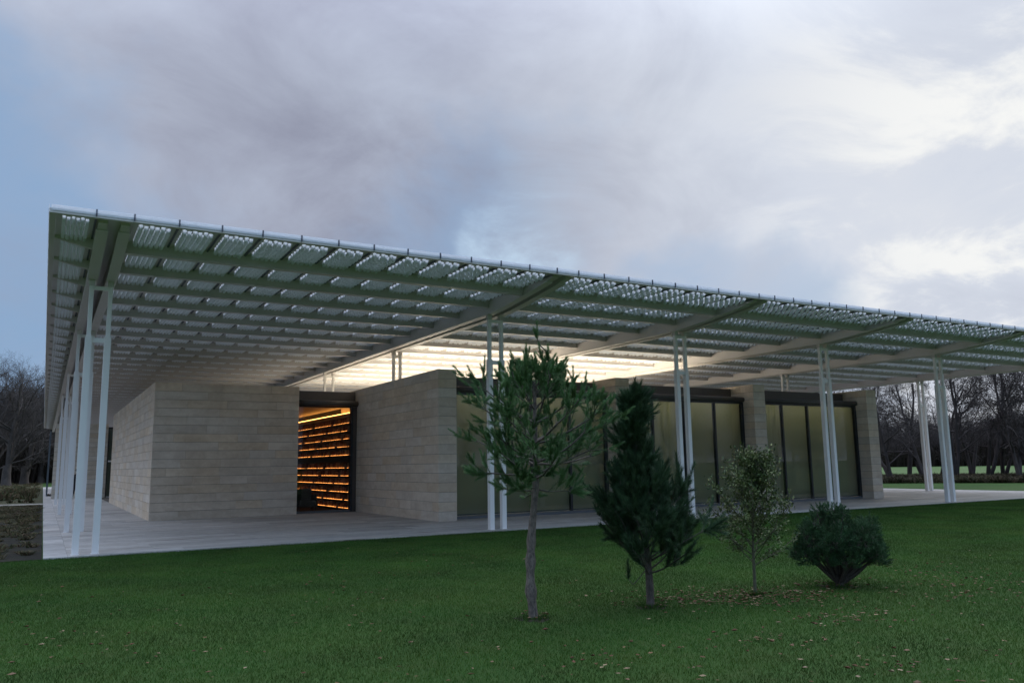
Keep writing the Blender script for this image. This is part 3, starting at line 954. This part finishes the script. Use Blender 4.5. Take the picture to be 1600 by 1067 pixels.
R_SPOTS = [(1392, 66, 0, .9), (1418, 74, 1, .95), (1443, 70, 2, .9), (1468, 78, 3, 1.0), (1492, 69, 0, .95), (1516, 76, 1, 1.0), (1540, 70, 2, .95), (1566, 74, 3, 1.0), (1590, 68, 1, .95), (1612, 72, 2, 1.0), (1640, 70, 0, 1.0), (1325, 74, 2, .9), (1360, 80, 3, .9), (1262, 76, 1, .95), (1290, 72, 0, .95)]
for u, dist, v, sc in R_SPOTS:
    loc = at(u, dist, -.03)
    e = empty('alder_tree', loc, 'leafless dark alder in the row between the lawn and the meadow', 'tree', 'bare alders in front of the meadow', random.uniform(0, 6.28))
    tr = TREES[v]
    if 'alder_crown_%d' % v not in bpy.data.meshes:
        pass
    o = obj('crown', tr, e); o.scale = (sc, sc, sc)
    # leaning second stem at the foot
    a0 = random.uniform(0, 6.28); ln = random.uniform(3, 5)
    pts = [(0, 0, -.2), (math.cos(a0) * .5, math.sin(a0) * .5, ln * .35), (math.cos(a0) * 1.0, math.sin(a0) * 1.0, ln * .7), (math.cos(a0) * 1.7, math.sin(a0) * 1.7, ln)]
    V, F = tube_path(pts, [.17, .14, .10, .05], 6)
    obj('trunk', mesh_np('trunk', V, F, M_bare, True), e)
L_SPOTS = [(-14, 128, 0, .86), (12, 122, 1, .84), (40, 134, 0, .84), (66, 142, 1, .8), (-45, 130, 1, .9), (25, 150, 0, .95), (52, 158, 1, .92)]
for u, dist, v, sc in L_SPOTS:
    loc = at(u, dist, -.03)
    e = empty('oak_tree', loc, 'big leafless oak with pale trunk at the wood edge beyond the beds', 'tree', 'bare oaks at the wood edge', random.uniform(0, 6.28))
    o = obj('crown', TREEL[v], e); o.scale = (sc, sc, sc)
    V, F = tube_path([(0, 0, -.2), (0.02, .02, .4), (.03, .05, 1.2), (.05, .03, 2.4)], [.72, .58, .52, .47], 9)
    obj('trunk', mesh_np('trunk', V, F, M_bareL, True), e)


def arc_points(u0, u1, d0, d1, n):
    P_ = []
    for _ in range(n):
        P_.append(at(random.uniform(u0, u1), random.uniform(d0, d1), -.05))
    return P_


WOOD = [lib(bare_tree(71 + i, 13, 5.0, 0.08, 4, 0.8, 0.16, 0.05, 13), 'wood_tree', M_bare) for i in range(3)]
pr = arc_points(1200, 1700, 185, 240, 340)
scatter('distant_wood', pr, rng.uniform(0, 6.28, len(pr)), rng.uniform(.55, .85, len(pr)), WOOD, rng.integers(0, 3, len(pr)), 'far brown leafless wood across the meadow', 'wood')
pl = arc_points(-120, 140, 145, 190, 170)
scatter('side_wood', pl, rng.uniform(0, 6.28, len(pl)), rng.uniform(.85, 1.25, len(pl)), WOOD, rng.integers(0, 3, len(pl)), 'dark leafless wood behind the pale-trunked oaks', 'wood')
pb = []
for _ in range(190):
    a = random.uniform(-2.2, 1.0)     # behind the camera, seen only as reflections in the glass fronts
    r = random.uniform(115, 150)
    pb.append((12 + r * math.cos(a - .5), -12 + r * math.sin(a - .9) if math.sin(a - .9) < -.1 else -20 - r * .5, -.05))
scatter('wood_across_lawn', pb, rng.uniform(0, 6.28, len(pb)), rng.uniform(.8, 1.25, len(pb)), WOOD, rng.integers(0, 3, len(pb)), 'bare wood across the lawn mirrored in the glass fronts', 'wood')


# ------------------------------------------------------------------ low planting
def tufts(pts, hs, n, spread, width, r_):
    """bunches of bent blades, all in one mesh"""
    P_ = np.repeat(np.asarray(pts, float), n, 0); H = np.repeat(np.asarray(hs, float), n)
    m_ = len(P_)
    th = r_.uniform(0, 2 * np.pi, m_); rr = r_.uniform(0, 1, m_) ** .7
    base = P_ + np.stack([np.cos(th) * rr * spread * .4, np.sin(th) * rr * spread * .4, np.zeros(m_)], 1)
    h = H * r_.uniform(.5, 1.1, m_)
    th2 = th + r_.normal(0, .6, m_)
    out = np.stack([np.cos(th2), np.sin(th2), np.zeros(m_)], 1) * (spread * r_.uniform(.1, 1.0, m_))[:, None]
    mid = base + out * .35 + np.stack([np.zeros(m_)] * 2 + [h * .65], 1)
    tip = base + out + np.stack([np.zeros(m_)] * 2 + [h * r_.uniform(.75, 1.0, m_)], 1)
    ph = r_.uniform(0, 2 * np.pi, m_)
    side = np.stack([np.cos(ph), np.sin(ph), np.zeros(m_)], 1) * (width * r_.uniform(.6, 1.2, m_))[:, None] * .5
    V = np.stack([base - side, base + side, mid + side * .8, mid - side * .8, tip], 1).reshape(-1, 3)
    i = np.arange(m_)[:, None] * 5
    return V, [i + np.array([[0, 1, 2, 3]]), i + np.array([[3, 2, 4]])]


pp, hh = [], []
for _ in range(2300):
    y = random.uniform(0.3, 29.6); x = -(0.12 + 0.55 * (0.5 + 0.5 * math.sin(y * 1.3) * math.sin(y * .41 + 1)) * random.random() + (7 + y * .12) * random.random() ** 1.25)
    band = math.sin(y * .9 + x * .3) + math.sin(y * .37 + 1.0)
    if y < 7 and random.random() < .5: continue
    pp.append((x, y, -.02)); hh.append(random.uniform(.03, .09) + max(0, band) * .06 * random.random())
V, F = tufts(pp, hh, 34, .30, .022, rng)
tag(obj('bed_planting', mesh_np('bed_planting', V, F, M_prairie)), 'withered autumn perennials filling the dark bed', 'plants', kind='stuff')
pp, hh = [], []
for _ in range(1100):
    y = random.uniform(33, 140); x = -random.uniform(0.4, 10 + y * .10)
    pp.append((x, y, -.02)); hh.append(random.uniform(.10, .45) * (1.3 if 36 < y < 70 else .6))
V, F = tufts(pp, hh, 26, .5, .05, rng)
tag(obj('rough_tussocks', mesh_np('rough_tussocks', V, F, M_prairie)), 'tussocks of rough grass beyond the path', 'plants', kind='stuff')
pp, hh = [], []
for _ in range(1500):
    u = random.uniform(1330, 1640); d_ = random.uniform(62, 76)
    pp.append(at(u, d_, -.03)); hh.append(random.uniform(.18, .60))
V, F = tufts(pp, hh, 34, .9, .05, rng)
tag(obj('brambles', mesh_np('brambles', V, F, M_bramble)), 'brown bramble thicket at the feet of the alders', 'undergrowth', kind='stuff')

pp, hh = [], []
for _ in range(900):
    pp.append(at(random.uniform(1290, 1700), random.uniform(180, 230), -.05)); hh.append(random.uniform(2.5, 6.0))
for _ in range(700):
    pp.append(at(random.uniform(-110, 120), random.uniform(142, 185), -.05)); hh.append(random.uniform(2.0, 8.0))
V, F = tufts(pp, hh, 34, 3.2, .16, rng)
tag(obj('wood_undergrowth', mesh_np('wood_undergrowth', V, F, M_thicket)), 'dense brown thicket filling the feet of the far woods', 'undergrowth', kind='stuff')

# ------------------------------------------------------------------ lawn blades
BL = []
for v in range(5):
    r2 = np.random.default_rng(300 + v)
    n = 3400
    b = np.stack([r2.uniform(-.5, .5, n), r2.uniform(-.5, .5, n), np.full(n, -.004)], 1)
    h = r2.uniform(.018, .042, n); ph = r2.uniform(0, 2 * np.pi, n); th = r2.uniform(0, 2 * np.pi, n)
    w = r2.uniform(.0022, .0042, n)
    side = np.stack([np.cos(ph), np.sin(ph), np.zeros(n)], 1) * w[:, None]
    ln = np.stack([np.cos(th), np.sin(th), np.zeros(n)], 1) * (h * r2.uniform(.2, .9, n))[:, None]
    tip = b + ln; tip[:, 2] += h
    V = np.stack([b - side, b + side, tip], 1).reshape(-1, 3)
    BL.append(mesh_np('grass_patch', V, np.arange(3 * n).reshape(-1, 3), M_blade))
pts, rot = [], []
for ix in range(-9, 46):
    for iy in range(-15, 0):
        x, y = ix + .5, iy + .5
        d_ = RW.T @ (np.array([x, y, 0]) - CAM)
        if d_[2] < 2: continue
        u = 800 + 1262 * d_[0] / d_[2]
        if u < -160 or u > 1760: continue
        pts.append((x, y, -.03)); rot.append(random.randint(0, 3) * math.pi / 2)
scatter('lawn_grass', pts, rot, np.ones(len(pts)), BL, rng.integers(0, 5, len(pts)), 'short dense green grass of the lawn', 'grass')

# ------------------------------------------------------------------ fallen leaves
def ground(u, v):
    d = RW @ np.array([u - 800, v - 533.5, 1262.0])
    return CAM + d * ((-.02 - CAM[2]) / d[2])


lp = []
for _ in range(280):
    q = ground(random.uniform(-40, 1640), 830 + 260 * random.random() ** .8)
    if q[1] < -.1: lp.append(q)
for cu, cv, su, sv, n in ((1150, 936, 70, 7, 330), (1240, 928, 40, 6, 120), (1060, 940, 45, 8, 90), (1330, 966, 45, 7, 80), (1500, 915, 60, 14, 170), (1430, 895, 40, 10, 60), (1180, 1000, 60, 10, 40), (700, 870, 60, 12, 40), (540, 930, 60, 20, 40), (940, 1030, 40, 14, 25), (1390, 1040, 40, 10, 30), (834, 962, 12, 3, 26), (1312, 915, 25, 4, 40), (120, 1000, 60, 20, 25)):
    for _ in range(n):
        q = ground(random.gauss(cu, su), random.gauss(cv, sv))
        if q[1] < -.1: lp.append(q)
lp = np.array(lp); n = len(lp)
sz = rng.uniform(.008, .026, n); ph = rng.uniform(0, 2 * np.pi, n)
a = np.stack([np.cos(ph), np.sin(ph), np.zeros(n)], 1) * sz[:, None] * 1.4
b = np.stack([-np.sin(ph), np.cos(ph), np.zeros(n)], 1) * sz[:, None] * .8
up = np.stack([np.zeros(n), np.zeros(n), sz], 1)
c0 = lp + np.stack([np.zeros(n), np.zeros(n), rng.uniform(.014, .034, n)], 1)
curl = rng.uniform(-.1, .9, n)[:, None]
V = np.stack([c0 - a + up * curl * .5, c0 - b - a * .1 + up * curl, c0 + a + up * curl * .3, c0 + b + a * .1 + up * curl * rng.uniform(.2, 1.2, n)[:, None], c0 - up * .1], 1).reshape(-1, 3)
i = np.arange(n)[:, None] * 5
F = np.vstack([i + np.array([[0, 1, 4]]), i + np.array([[1, 2, 4]]), i + np.array([[2, 3, 4]]), i + np.array([[3, 0, 4]])])
tag(obj('fallen_leaves', mesh_np('fallen_leaves', V, F, M_litter)), 'brown and tan fallen leaves strewn over the lawn', 'leaves', kind='stuff')

# ================================================================== young evergreens on the lawn


def needle_mesh(shoots, per_m, nl, width, r_, angle=(.45, .95), droop=0.0):
    """shoots: rows of base xyz, dir xyz, length. returns V,F of thin needle triangles"""
    Sx = np.asarray(shoots, float)
    cnt = np.maximum(8, (Sx[:, 6] * per_m).astype(int))
    R_ = np.repeat(Sx, cnt, 0); m_ = len(R_)
    d = R_[:, 3:6]; t = r_.uniform(0.02, 1.0, m_)
    rv = r_.normal(0, 1, (m_, 3)); ax = rv - (rv * d).sum(1)[:, None] * d
    ax /= np.linalg.norm(ax, axis=1)[:, None] + 1e-9
    an = r_.uniform(angle[0], angle[1], m_) * (1.05 - .55 * t)
    nd = d * np.cos(an)[:, None] + ax * np.sin(an)[:, None]
    nd[:, 2] -= droop
    b = R_[:, :3] + d * (t * R_[:, 6])[:, None]
    L = nl * r_.uniform(.7, 1.15, m_)
    sd_ = np.cross(nd, r_.normal(0, 1, (m_, 3))); sd_ /= np.linalg.norm(sd_, axis=1)[:, None] + 1e-9
    sd_ *= width * .5
    V = np.stack([b - sd_, b + sd_, b + nd * L[:, None]], 1).reshape(-1, 3)
    return V, np.arange(3 * m_).reshape(-1, 3)


def bend(p, d, L, n, r_, up=0.0, wob=.06):
    pts = [np.array(p, float)]; d = np.array(d, float); d /= np.linalg.norm(d)
    for i in range(n):
        d = d + np.array([0, 0, up / n]) + r_.normal(0, wob, 3); d /= np.linalg.norm(d)
        pts.append(pts[-1] + d * L / n)
    return np.array(pts), d


def pine(loc, label, trunk, tr, whorls, needle, mats, seed, leader=None, extra=(), sub=5, shoot=(.11, .20), angle=(.45, .95), old=0, tips=(2, 5), rz=-math.radians(29.8), per_m=900, collars=()):
    r_ = np.random.default_rng(seed)
    e = empty('pine_tree', loc, label, 'tree', None, rz)
    tr_pts = np.array(trunk, float)
    # resample the trunk
    ts = np.linspace(0, 1, 26); src = np.linspace(0, 1, len(tr_pts))
    tp = np.stack([np.interp(ts, src, tr_pts[:, k]) for k in range(3)], 1)
    for _ in range(2): tp[1:-1] = (tp[:-2] + 2 * tp[1:-1] + tp[2:]) / 4
    rad = np.interp(ts, np.linspace(0, 1, len(tr)), tr) * (1 + r_.normal(0, .035, 26))
    for cz in collars:
        rad *= 1 + .45 * np.exp(-((tp[:, 2] - cz) / .035) ** 2)
    A = Acc(); A.add(*tube_path(tp, rad, 10))
    obj('trunk', A.mesh('trunk', mats[0], True), e)
    B = Acc(); sh = []; od = []
    def on_trunk(z): return np.array([np.interp(z, tp[:, 2], tp[:, 0]), np.interp(z, tp[:, 2], tp[:, 1]), z])
    def branch(p, d, L, r0, up, nsub):
        pts, d2 = bend(p, d, L, 6, r_, up)
        B.add(*tube_path(pts, np.linspace(r0, r0 * .4, 7), 5))
        ends = [(pts[-1], d2)]
        for q in range(nsub):
            t = r_.uniform(.3, .97); f = t * 6; i_ = min(int(f), 5); b0 = pts[i_] + (pts[i_ + 1] - pts[i_]) * (f - i_)
            dd = pts[i_ + 1] - pts[i_]; dd /= np.linalg.norm(dd)
            ax = r_.normal(0, 1, 3); ax -= ax.dot(dd) * dd; ax /= np.linalg.norm(ax)
            nd = dd * .75 + ax * .75 + np.array([0, 0, .35]); nd /= np.linalg.norm(nd)
            p2, d3 = bend(b0, nd, L * r_.uniform(.18, .42) * (1.2 - .5 * t) + .05, 4, r_, up * .6)
            B.add(*tube_path(p2, np.linspace(r0 * .4, r0 * .2, 5), 3))
            ends.append((p2[-1], d3))
            for k in range(4):
                v = p2[k + 1] - p2[k]; od.append(np.r_[p2[k], v / np.linalg.norm(v), np.linalg.norm(v)])
            if r_.random() < .6: ends.append((p2[2], (d3 + r_.normal(0, .45, 3))))
        for b0, dd in ends:
            dd = dd + np.array([0, 0, .30]); dd /= np.linalg.norm(dd)
            for k in range(r_.integers(*tips)):
                d4 = dd + (r_.normal(0, .40, 3) if k else 0); d4 = d4 / np.linalg.norm(d4)
                L4 = r_.uniform(*shoot) * (1.15 if k == 0 else .8)
                sh.append(np.r_[b0 - d4 * .02, d4, L4])
                B.add(*tube_path([b0, b0 + d4 * L4 * .5, b0 + d4 * L4], [r0 * .28, r0 * .22, r0 * .1], 3))
    for z, n, L, inc, up, r0 in whorls:
        a0 = r_.uniform(0, 6.28)
        for q in range(n):
            az = a0 + 2 * np.pi * (q + r_.uniform(-.25, .25)) / n
            ii = inc + r_.normal(0, .12)
            d = np.array([math.cos(az) * math.cos(ii), math.sin(az) * math.cos(ii), math.sin(ii)])
            branch(on_trunk(z + r_.uniform(-.04, .04)), d, L * r_.uniform(.78, 1.12), r0, up, sub)
    for (p, d, L, r0, up, ns) in extra: branch(np.array(p, float), np.array(d, float), L, r0, up, ns)
    if leader is not None:
        for path, rr, ends in leader:
            pth = np.array(path, float)
            t2 = np.linspace(0, 1, 22); s2 = np.linspace(0, 1, len(pth))
            pth = np.stack([np.interp(t2, s2, pth[:, k]) for k in range(3)], 1)
            for _ in range(3): pth[1:-1] = (pth[:-2] + 2 * pth[1:-1] + pth[2:]) / 4
            B.add(*tube_path(pth, np.linspace(rr, rr * .6, 22), 6))
            for k in range(ends):
                d4 = np.array([0, 0, 1.]) + (r_.normal(0, .38, 3) if k else 0); d4 /= np.linalg.norm(d4)
                sh.append(np.r_[pth[-1] - d4 * .02, d4, r_.uniform(.14, .22) * (1 if k == 0 else .7)])
    o = obj('branches', B.mesh('branches', mats[0], True), e)
    V, F = needle_mesh(sh, per_m, needle[0], needle[1], r_, angle)
    if old:
        V2, F2 = needle_mesh(od, old, needle[0] * 1.25, needle[1] * .8, r_, (.6, 1.25))
        F = np.vstack([F, F2 + len(V)]); V = np.vstack([V, V2])
    obj('crown', mesh_np('crown', V, F, mats[1]), e)
    return e


Z0 = -.03
pine((4.68, -10.54, Z0), 'tall young pine with bare pale trunk and open green crown', 
     [(0, 0, 0), (-.035, .0, .35), (-.02, 0, .75), (.01, 0, 1.1), (.06, 0, 1.5), (.05, 0, 2.0), (.06, 0, 2.5), (.04, 0, 2.62)],
     [.058, .048, .045, .042, .037, .030, .020, .012],
     [(1.40, 4, .48, .0, .25, .009), (1.54, 6, .74, .10, .42, .015), (1.72, 6, .86, .18, .40, .016), (1.92, 6, .86, .26, .40, .016), (2.12, 6, .74, .36, .38, .014), (2.32, 5, .52, .52, .35, .012), (2.48, 4, .30, .80, .3, .009), (2.52, 2, .16, 1.0, .25, .007)],
     (.052, .0036), (M_bark, M_needle1), 5,
     leader=[([(.04, 0, 2.55), (.16, -.02, 2.62), (.24, -.02, 2.78), (.22, -.01, 2.95), (.12, 0, 3.04), (.10, 0, 3.12)], .011, 5),
             ([(.04, 0, 2.55), (-.03, .02, 2.66), (-.03, .03, 2.86)], .009, 4),
             ([(.02, 0, 2.50), (-.14, -.03, 2.55), (-.20, -.02, 2.74)], .009, 3),
             ([(.10, 0, 2.45), (.40, -.05, 2.52), (.50, -.05, 2.62)], .008, 4)],
     extra=[((.05, -.02, 1.80), (1, -.15, .10), .90, .017, .35, 7)], sub=7, per_m=1250, shoot=(.09, .17), angle=(.35, .85), old=380, tips=(2, 5), collars=(.30, .62, .86))
pine((6.19, -10.7, Z0), 'dark bushy young pine with dense low crown and narrow spire',
     [(0, 0, 0), (.0, 0, .3), (-.03, 0, .8), (-.10, 0, 1.4), (-.12, 0, 1.9), (-.13, 0, 2.38)],
     [.050, .044, .038, .030, .020, .008],
     [(.40, 5, .62, .28, .55, .012), (.52, 6, .64, .46, .50, .014), (.70, 7, .66, .60, .4, .014), (.88, 6, .60, .70, .4, .012), (1.06, 5, .50, .88, .3, .011), (1.26, 5, .32, 1.0, .25, .009), (1.46, 4, .22, 1.05, .25, .007), (1.70, 3, .30, .95, .3, .008), (1.90, 5, .15, 1.2, .2, .006), (2.05, 6, .15, 1.25, .2, .006), (2.22, 6, .13, 1.3, .2, .006)],
     (.080, .0040), (M_bark2, M_needle2), 9, sub=7, shoot=(.12, .24), per_m=820, old=260,
     leader=[([(-.12, 0, 2.25), (-.13, 0, 2.33), (-.13, 0, 2.38)], .007, 5), ([(-.05, -.02, .42), (-.20, -.04, .26), (-.26, -.05, .34)], .006, 2)],
     extra=[((.02, -.03, .55), (.9, -.1, .35), .80, .010, .35, 3)])
def dwarf_pine(loc, label):
    r_ = np.random.default_rng(21)
    e = empty('pine_tree', loc, label, 'tree', None, -math.radians(29.8))
    lobes = [(-.34, -.05, .56, .27), (-.10, -.20, .60, .28), (.18, -.18, .56, .28), (.38, .0, .62, .25), (.44, .02, .80, .17), (.05, .05, .76, .27),
             (-.22, .02, .80, .22), (-.06, -.02, .98, .15), (-.20, .02, 1.00, .11), (.10, .03, .95, .13), (-.42, .08, .42, .17), (.20, .22, .62, .28), (-.18, .25, .60, .28), (.50, -.06, .44, .17), (-.28, -.24, .40, .19), (-.50, .02, .46, .17), (.34, -.30, .44, .18), (.08, -.32, .46, .18), (.52, .14, .56, .16), (.0, -.34, .38, .19), (-.46, -.14, .38, .17), (.46, -.18, .36, .17), (.20, -.36, .58, .17), (-.20, -.34, .58, .17), (.30, -.20, .74, .16), (-.42, -.04, .74, .13)]
    B = Acc(); sh = []
    for q in range(5):
        V, F = tube_path([(0, 0, -.02), (.01, .0, .05), (r_.normal(0, .02), r_.normal(0, .02), .14)], [.062, .05, .034], 8); B.add(V, F)
    for (x, y, z, r) in lobes:
        c = np.array([x, y, z])
        for w in range(2):
            off = r_.normal(0, .03, 3); mid = c * np.array([.42, .42, .50]) + r_.normal(0, .03, 3)
            t = np.linspace(0, 1, 7)[:, None]
            pth = (1 - t) ** 2 * np.array([0, 0, .02]) + 2 * t * (1 - t) * mid + t ** 2 * (c + off)
            B.add(*tube_path(pth, np.linspace(.022, .008, 7), 5))
        n = int(230 * (r / .25) ** 2)
        d = r_.normal(0, 1, (n, 3)); d /= np.linalg.norm(d, axis=1)[:, None]
        for k in range(n):
            dd = d[k].copy()
            if dd[2] < -.55: continue
            p = c + dd * r * np.array([1, 1, .92]) * r_.uniform(.66, .98)
            dd = dd + np.array([0, 0, .45]) + r_.normal(0, .2, 3); dd /= np.linalg.norm(dd)
            sh.append(np.r_[p - dd * .05, dd, r_.uniform(.045, .085)])
            if k % 3 == 0: B.add(*tube_path([c + (p - c) * .3, p - dd * .04], [.004, .003], 3))
    obj('stems', B.mesh('stems', M_bark2, True), e)
    V, F = needle_mesh(sh, 900, .034, .0042, r_, (.6, 1.25))
    obj('crown', mesh_np('crown', V, F, M_needle4), e)


dwarf_pine((9.26, -10.91, Z0), 'broad rounded dwarf pine shrub on several stems beside the holly')


def holly(loc, label):
    r_ = np.random.default_rng(33)
    e = empty('holly_tree', loc, label, 'tree', None, -math.radians(29.8))
    tp, _ = bend((0, 0, 0), (-.02, 0, 1), 1.28, 10, r_, 0, .03)
    A = Acc(); A.add(*tube_path(tp, np.linspace(.021, .006, 11), 8))
    obj('trunk', A.mesh('trunk', M_bark3, True), e)
    B = Acc(); lv = []
    def leaves(p, d, n):
        for _ in range(n): lv.append(np.r_[p + r_.normal(0, .022, 3), d * .6 + r_.normal(0, .7, 3)])
    for q in range(46):
        z = .30 + .98 * (q / 46) ** .9
        c = np.array([np.interp(z, tp[:, 2], tp[:, 0]), np.interp(z, tp[:, 2], tp[:, 1]), z])
        az = q * 2.4 + r_.uniform(-.3, .3)
        wz = np.interp(z, [.3, .5, .8, 1.05, 1.3], [.62, .60, .48, .34, .16])
        inc = np.interp(z, [.3, .6, 1.3], [.42, .7, 1.0])
        pts, d2 = bend(c, (math.cos(az) * math.cos(inc), math.sin(az) * math.cos(inc), math.sin(inc)), wz * r_.uniform(.75, 1.2), 6, r_, .35, .09)
        B.add(*tube_path(pts, np.linspace(.007, .003, 7), 4))
        for t in range(11):
            f = r_.uniform(1.0, 6); i_ = min(int(f), 5); b0 = pts[i_] + (pts[i_ + 1] - pts[i_]) * (f - i_)
            p2, d3 = bend(b0, d2 + r_.normal(0, .7, 3), r_.uniform(.06, .17), 3, r_, .2, .1)
            B.add(*tube_path(p2, [.0028, .0024, .002, .0015], 3))
            for k in range(1, 4): leaves(p2[k], d3, 4)
        leaves(pts[-1], d2, 4)
    obj('branches', B.mesh('branches', M_bark3), e)
    Lv = np.array(lv); n = len(Lv)
    d = Lv[:, 3:]; d /= np.linalg.norm(d, axis=1)[:, None]
    s = np.cross(d, r_.normal(0, 1, (n, 3))); s /= np.linalg.norm(s, axis=1)[:, None]
    nn = np.cross(d, s); L = r_.uniform(.028, .050, n)[:, None]
    p = Lv[:, :3]
    V = np.stack([p, p + d * L * .5 + s * L * .27 + nn * L * .10, p + d * L, p + d * L * .5 - s * L * .27 + nn * L * .10, p + d * L * .5 - nn * L * .03], 1).reshape(-1, 3)
    i_ = np.arange(n)[:, None] * 5
    F = np.vstack([i_ + np.array([[0, 1, 4]]), i_ + np.array([[1, 2, 4]]), i_ + np.array([[2, 3, 4]]), i_ + np.array([[3, 0, 4]])])
    obj('crown', mesh_np('crown', V, F, M_holly), e)
    e.scale = (1.12, 1.12, 1.22)


holly_obj = holly((7.8, -10.8, Z0), 'small thin-stemmed holly with sparse glossy olive leaves')

# longer grass where the mower cannot reach; dark discs paint in the stems' contact darkening
pp, hh = [], []
for (bx, by, br) in ((4.68, -10.54, .10), (6.19, -10.7, .09), (7.8, -10.8, .05), (9.26, -10.91, .13)):
    n = 26
    for q in range(n):
        a = 6.28 * q / n; r0 = br * random.uniform(.7, 1.7)
        pp.append((bx + math.cos(a) * r0, by + math.sin(a) * r0, -.03)); hh.append(random.uniform(.04, .085))
    th = np.linspace(0, 2 * np.pi, 18, endpoint=False)
    rr = br * 2.1 * (1 + rng.normal(0, .16, 18))
    V = np.vstack([[[bx, by, -.012]], np.stack([bx + np.cos(th) * rr, by + np.sin(th) * rr, np.full(18, -.0275)], 1)])
    F = np.array([[0, k + 1, (k + 1) % 18 + 1] for k in range(18)])
    tag(obj('contact_ring', mesh_np('contact_ring', V, F, M_soil, True)), 'small dark contact ring painted at the foot of a young evergreen', 'soil', kind='structure')
V, F = tufts(pp, hh, 16, .05, .006, rng)
tag(obj('stem_grass', mesh_np('stem_grass', V, F, M_blade)), 'longer grass round the stems of the young evergreens', 'grass', kind='stuff')

# ================================================================== person far down the colonnade


def person(loc, rz):
    Vp = [(0, 0, .95), (0, .01, 1.18), (0, 0, 1.40), (0, .0, 1.50), (0, -.02, 1.60), (0, -.03, 1.72),
          (.19, 0, 1.40), (.25, .03, 1.12), (.24, -.06, .88), (.235, -.08, .79),
          (-.19, 0, 1.40), (-.27, .02, 1.12), (-.29, -.05, .88), (-.285, -.07, .79),
          (.09, 0, .90), (.10, -.14, .50), (.10, -.10, .09), (.10, -.22, .04),
          (-.09, 0, .90), (-.10, .10, .50), (-.10, .24, .10), (-.10, .14, .04)]
    E_ = [(0, 1), (1, 2), (2, 3), (3, 4), (4, 5), (2, 6), (6, 7), (7, 8), (8, 9), (2, 10), (10, 11), (11, 12), (12, 13), (0, 14), (14, 15), (15, 16), (16, 17), (0, 18), (18, 19), (19, 20), (20, 21)]
    Rr = [.15, .14, .15, .06, .085, .075, .075, .06, .045, .03, .075, .06, .045, .03, .11, .075, .05, .035, .11, .075, .05, .035]
    me = bpy.data.meshes.new('person'); me.from_pydata(Vp, E_, []); me.update()
    mt, G, p = mat('dark_coat_and_skin')
    tcn = G.n('ShaderNodeTexCoord'); sx = G.n('ShaderNodeSeparateXYZ'); G.link(tcn.outputs['Object'], sx.inputs[0])
    G.link(G.mix(G.math('GREATER_THAN', sx.outputs[2], 1.53), rgb(.012, .012, .016), rgb(.42, .27, .2)), p.inputs['Base Color'])
    setp(p, Roughness=.8); me.materials.append(mt)
    o = obj('person', me, None, loc, rz)
    sk = o.modifiers.new('skin', 'SKIN')
    for i_, v in enumerate(me.skin_vertices[0].data if me.skin_vertices else []): pass
    if not me.skin_vertices:
        bm = bmesh.new(); bm.from_mesh(me); bm.verts.layers.skin.verify(); bm.to_mesh(me); bm.free()
    for i_, v in enumerate(me.skin_vertices[0].data):
        v.radius = (Rr[i_], Rr[i_] * .85); v.use_root = (i_ == 0)
    ss = o.modifiers.new('smooth', 'SUBSURF'); ss.levels = 2; ss.render_levels = 2
    tag(o, 'person in dark clothes walking between the side colonnade columns', 'person')
    bm = bmesh.new(); bmesh.ops.create_uvsphere(bm, u_segments=14, v_segments=10, radius=.095)
    for v in bm.verts:
        v.co = Vector((v.co.x * .95, v.co.y + .012, v.co.z * 1.05 + 1.725))
    bmesh.ops.delete(bm, geom=[v for v in bm.verts if v.co.z < 1.66 and v.co.y < .03], context='VERTS')
    hm = bpy.data.meshes.new('hair'); bm.to_mesh(hm); bm.free(); hm.materials.append(plain('dark_hair', (.02, .014, .01), .6))
    obj('hair', hm, o)


person((1.66, 36.2, 0), 0.5)
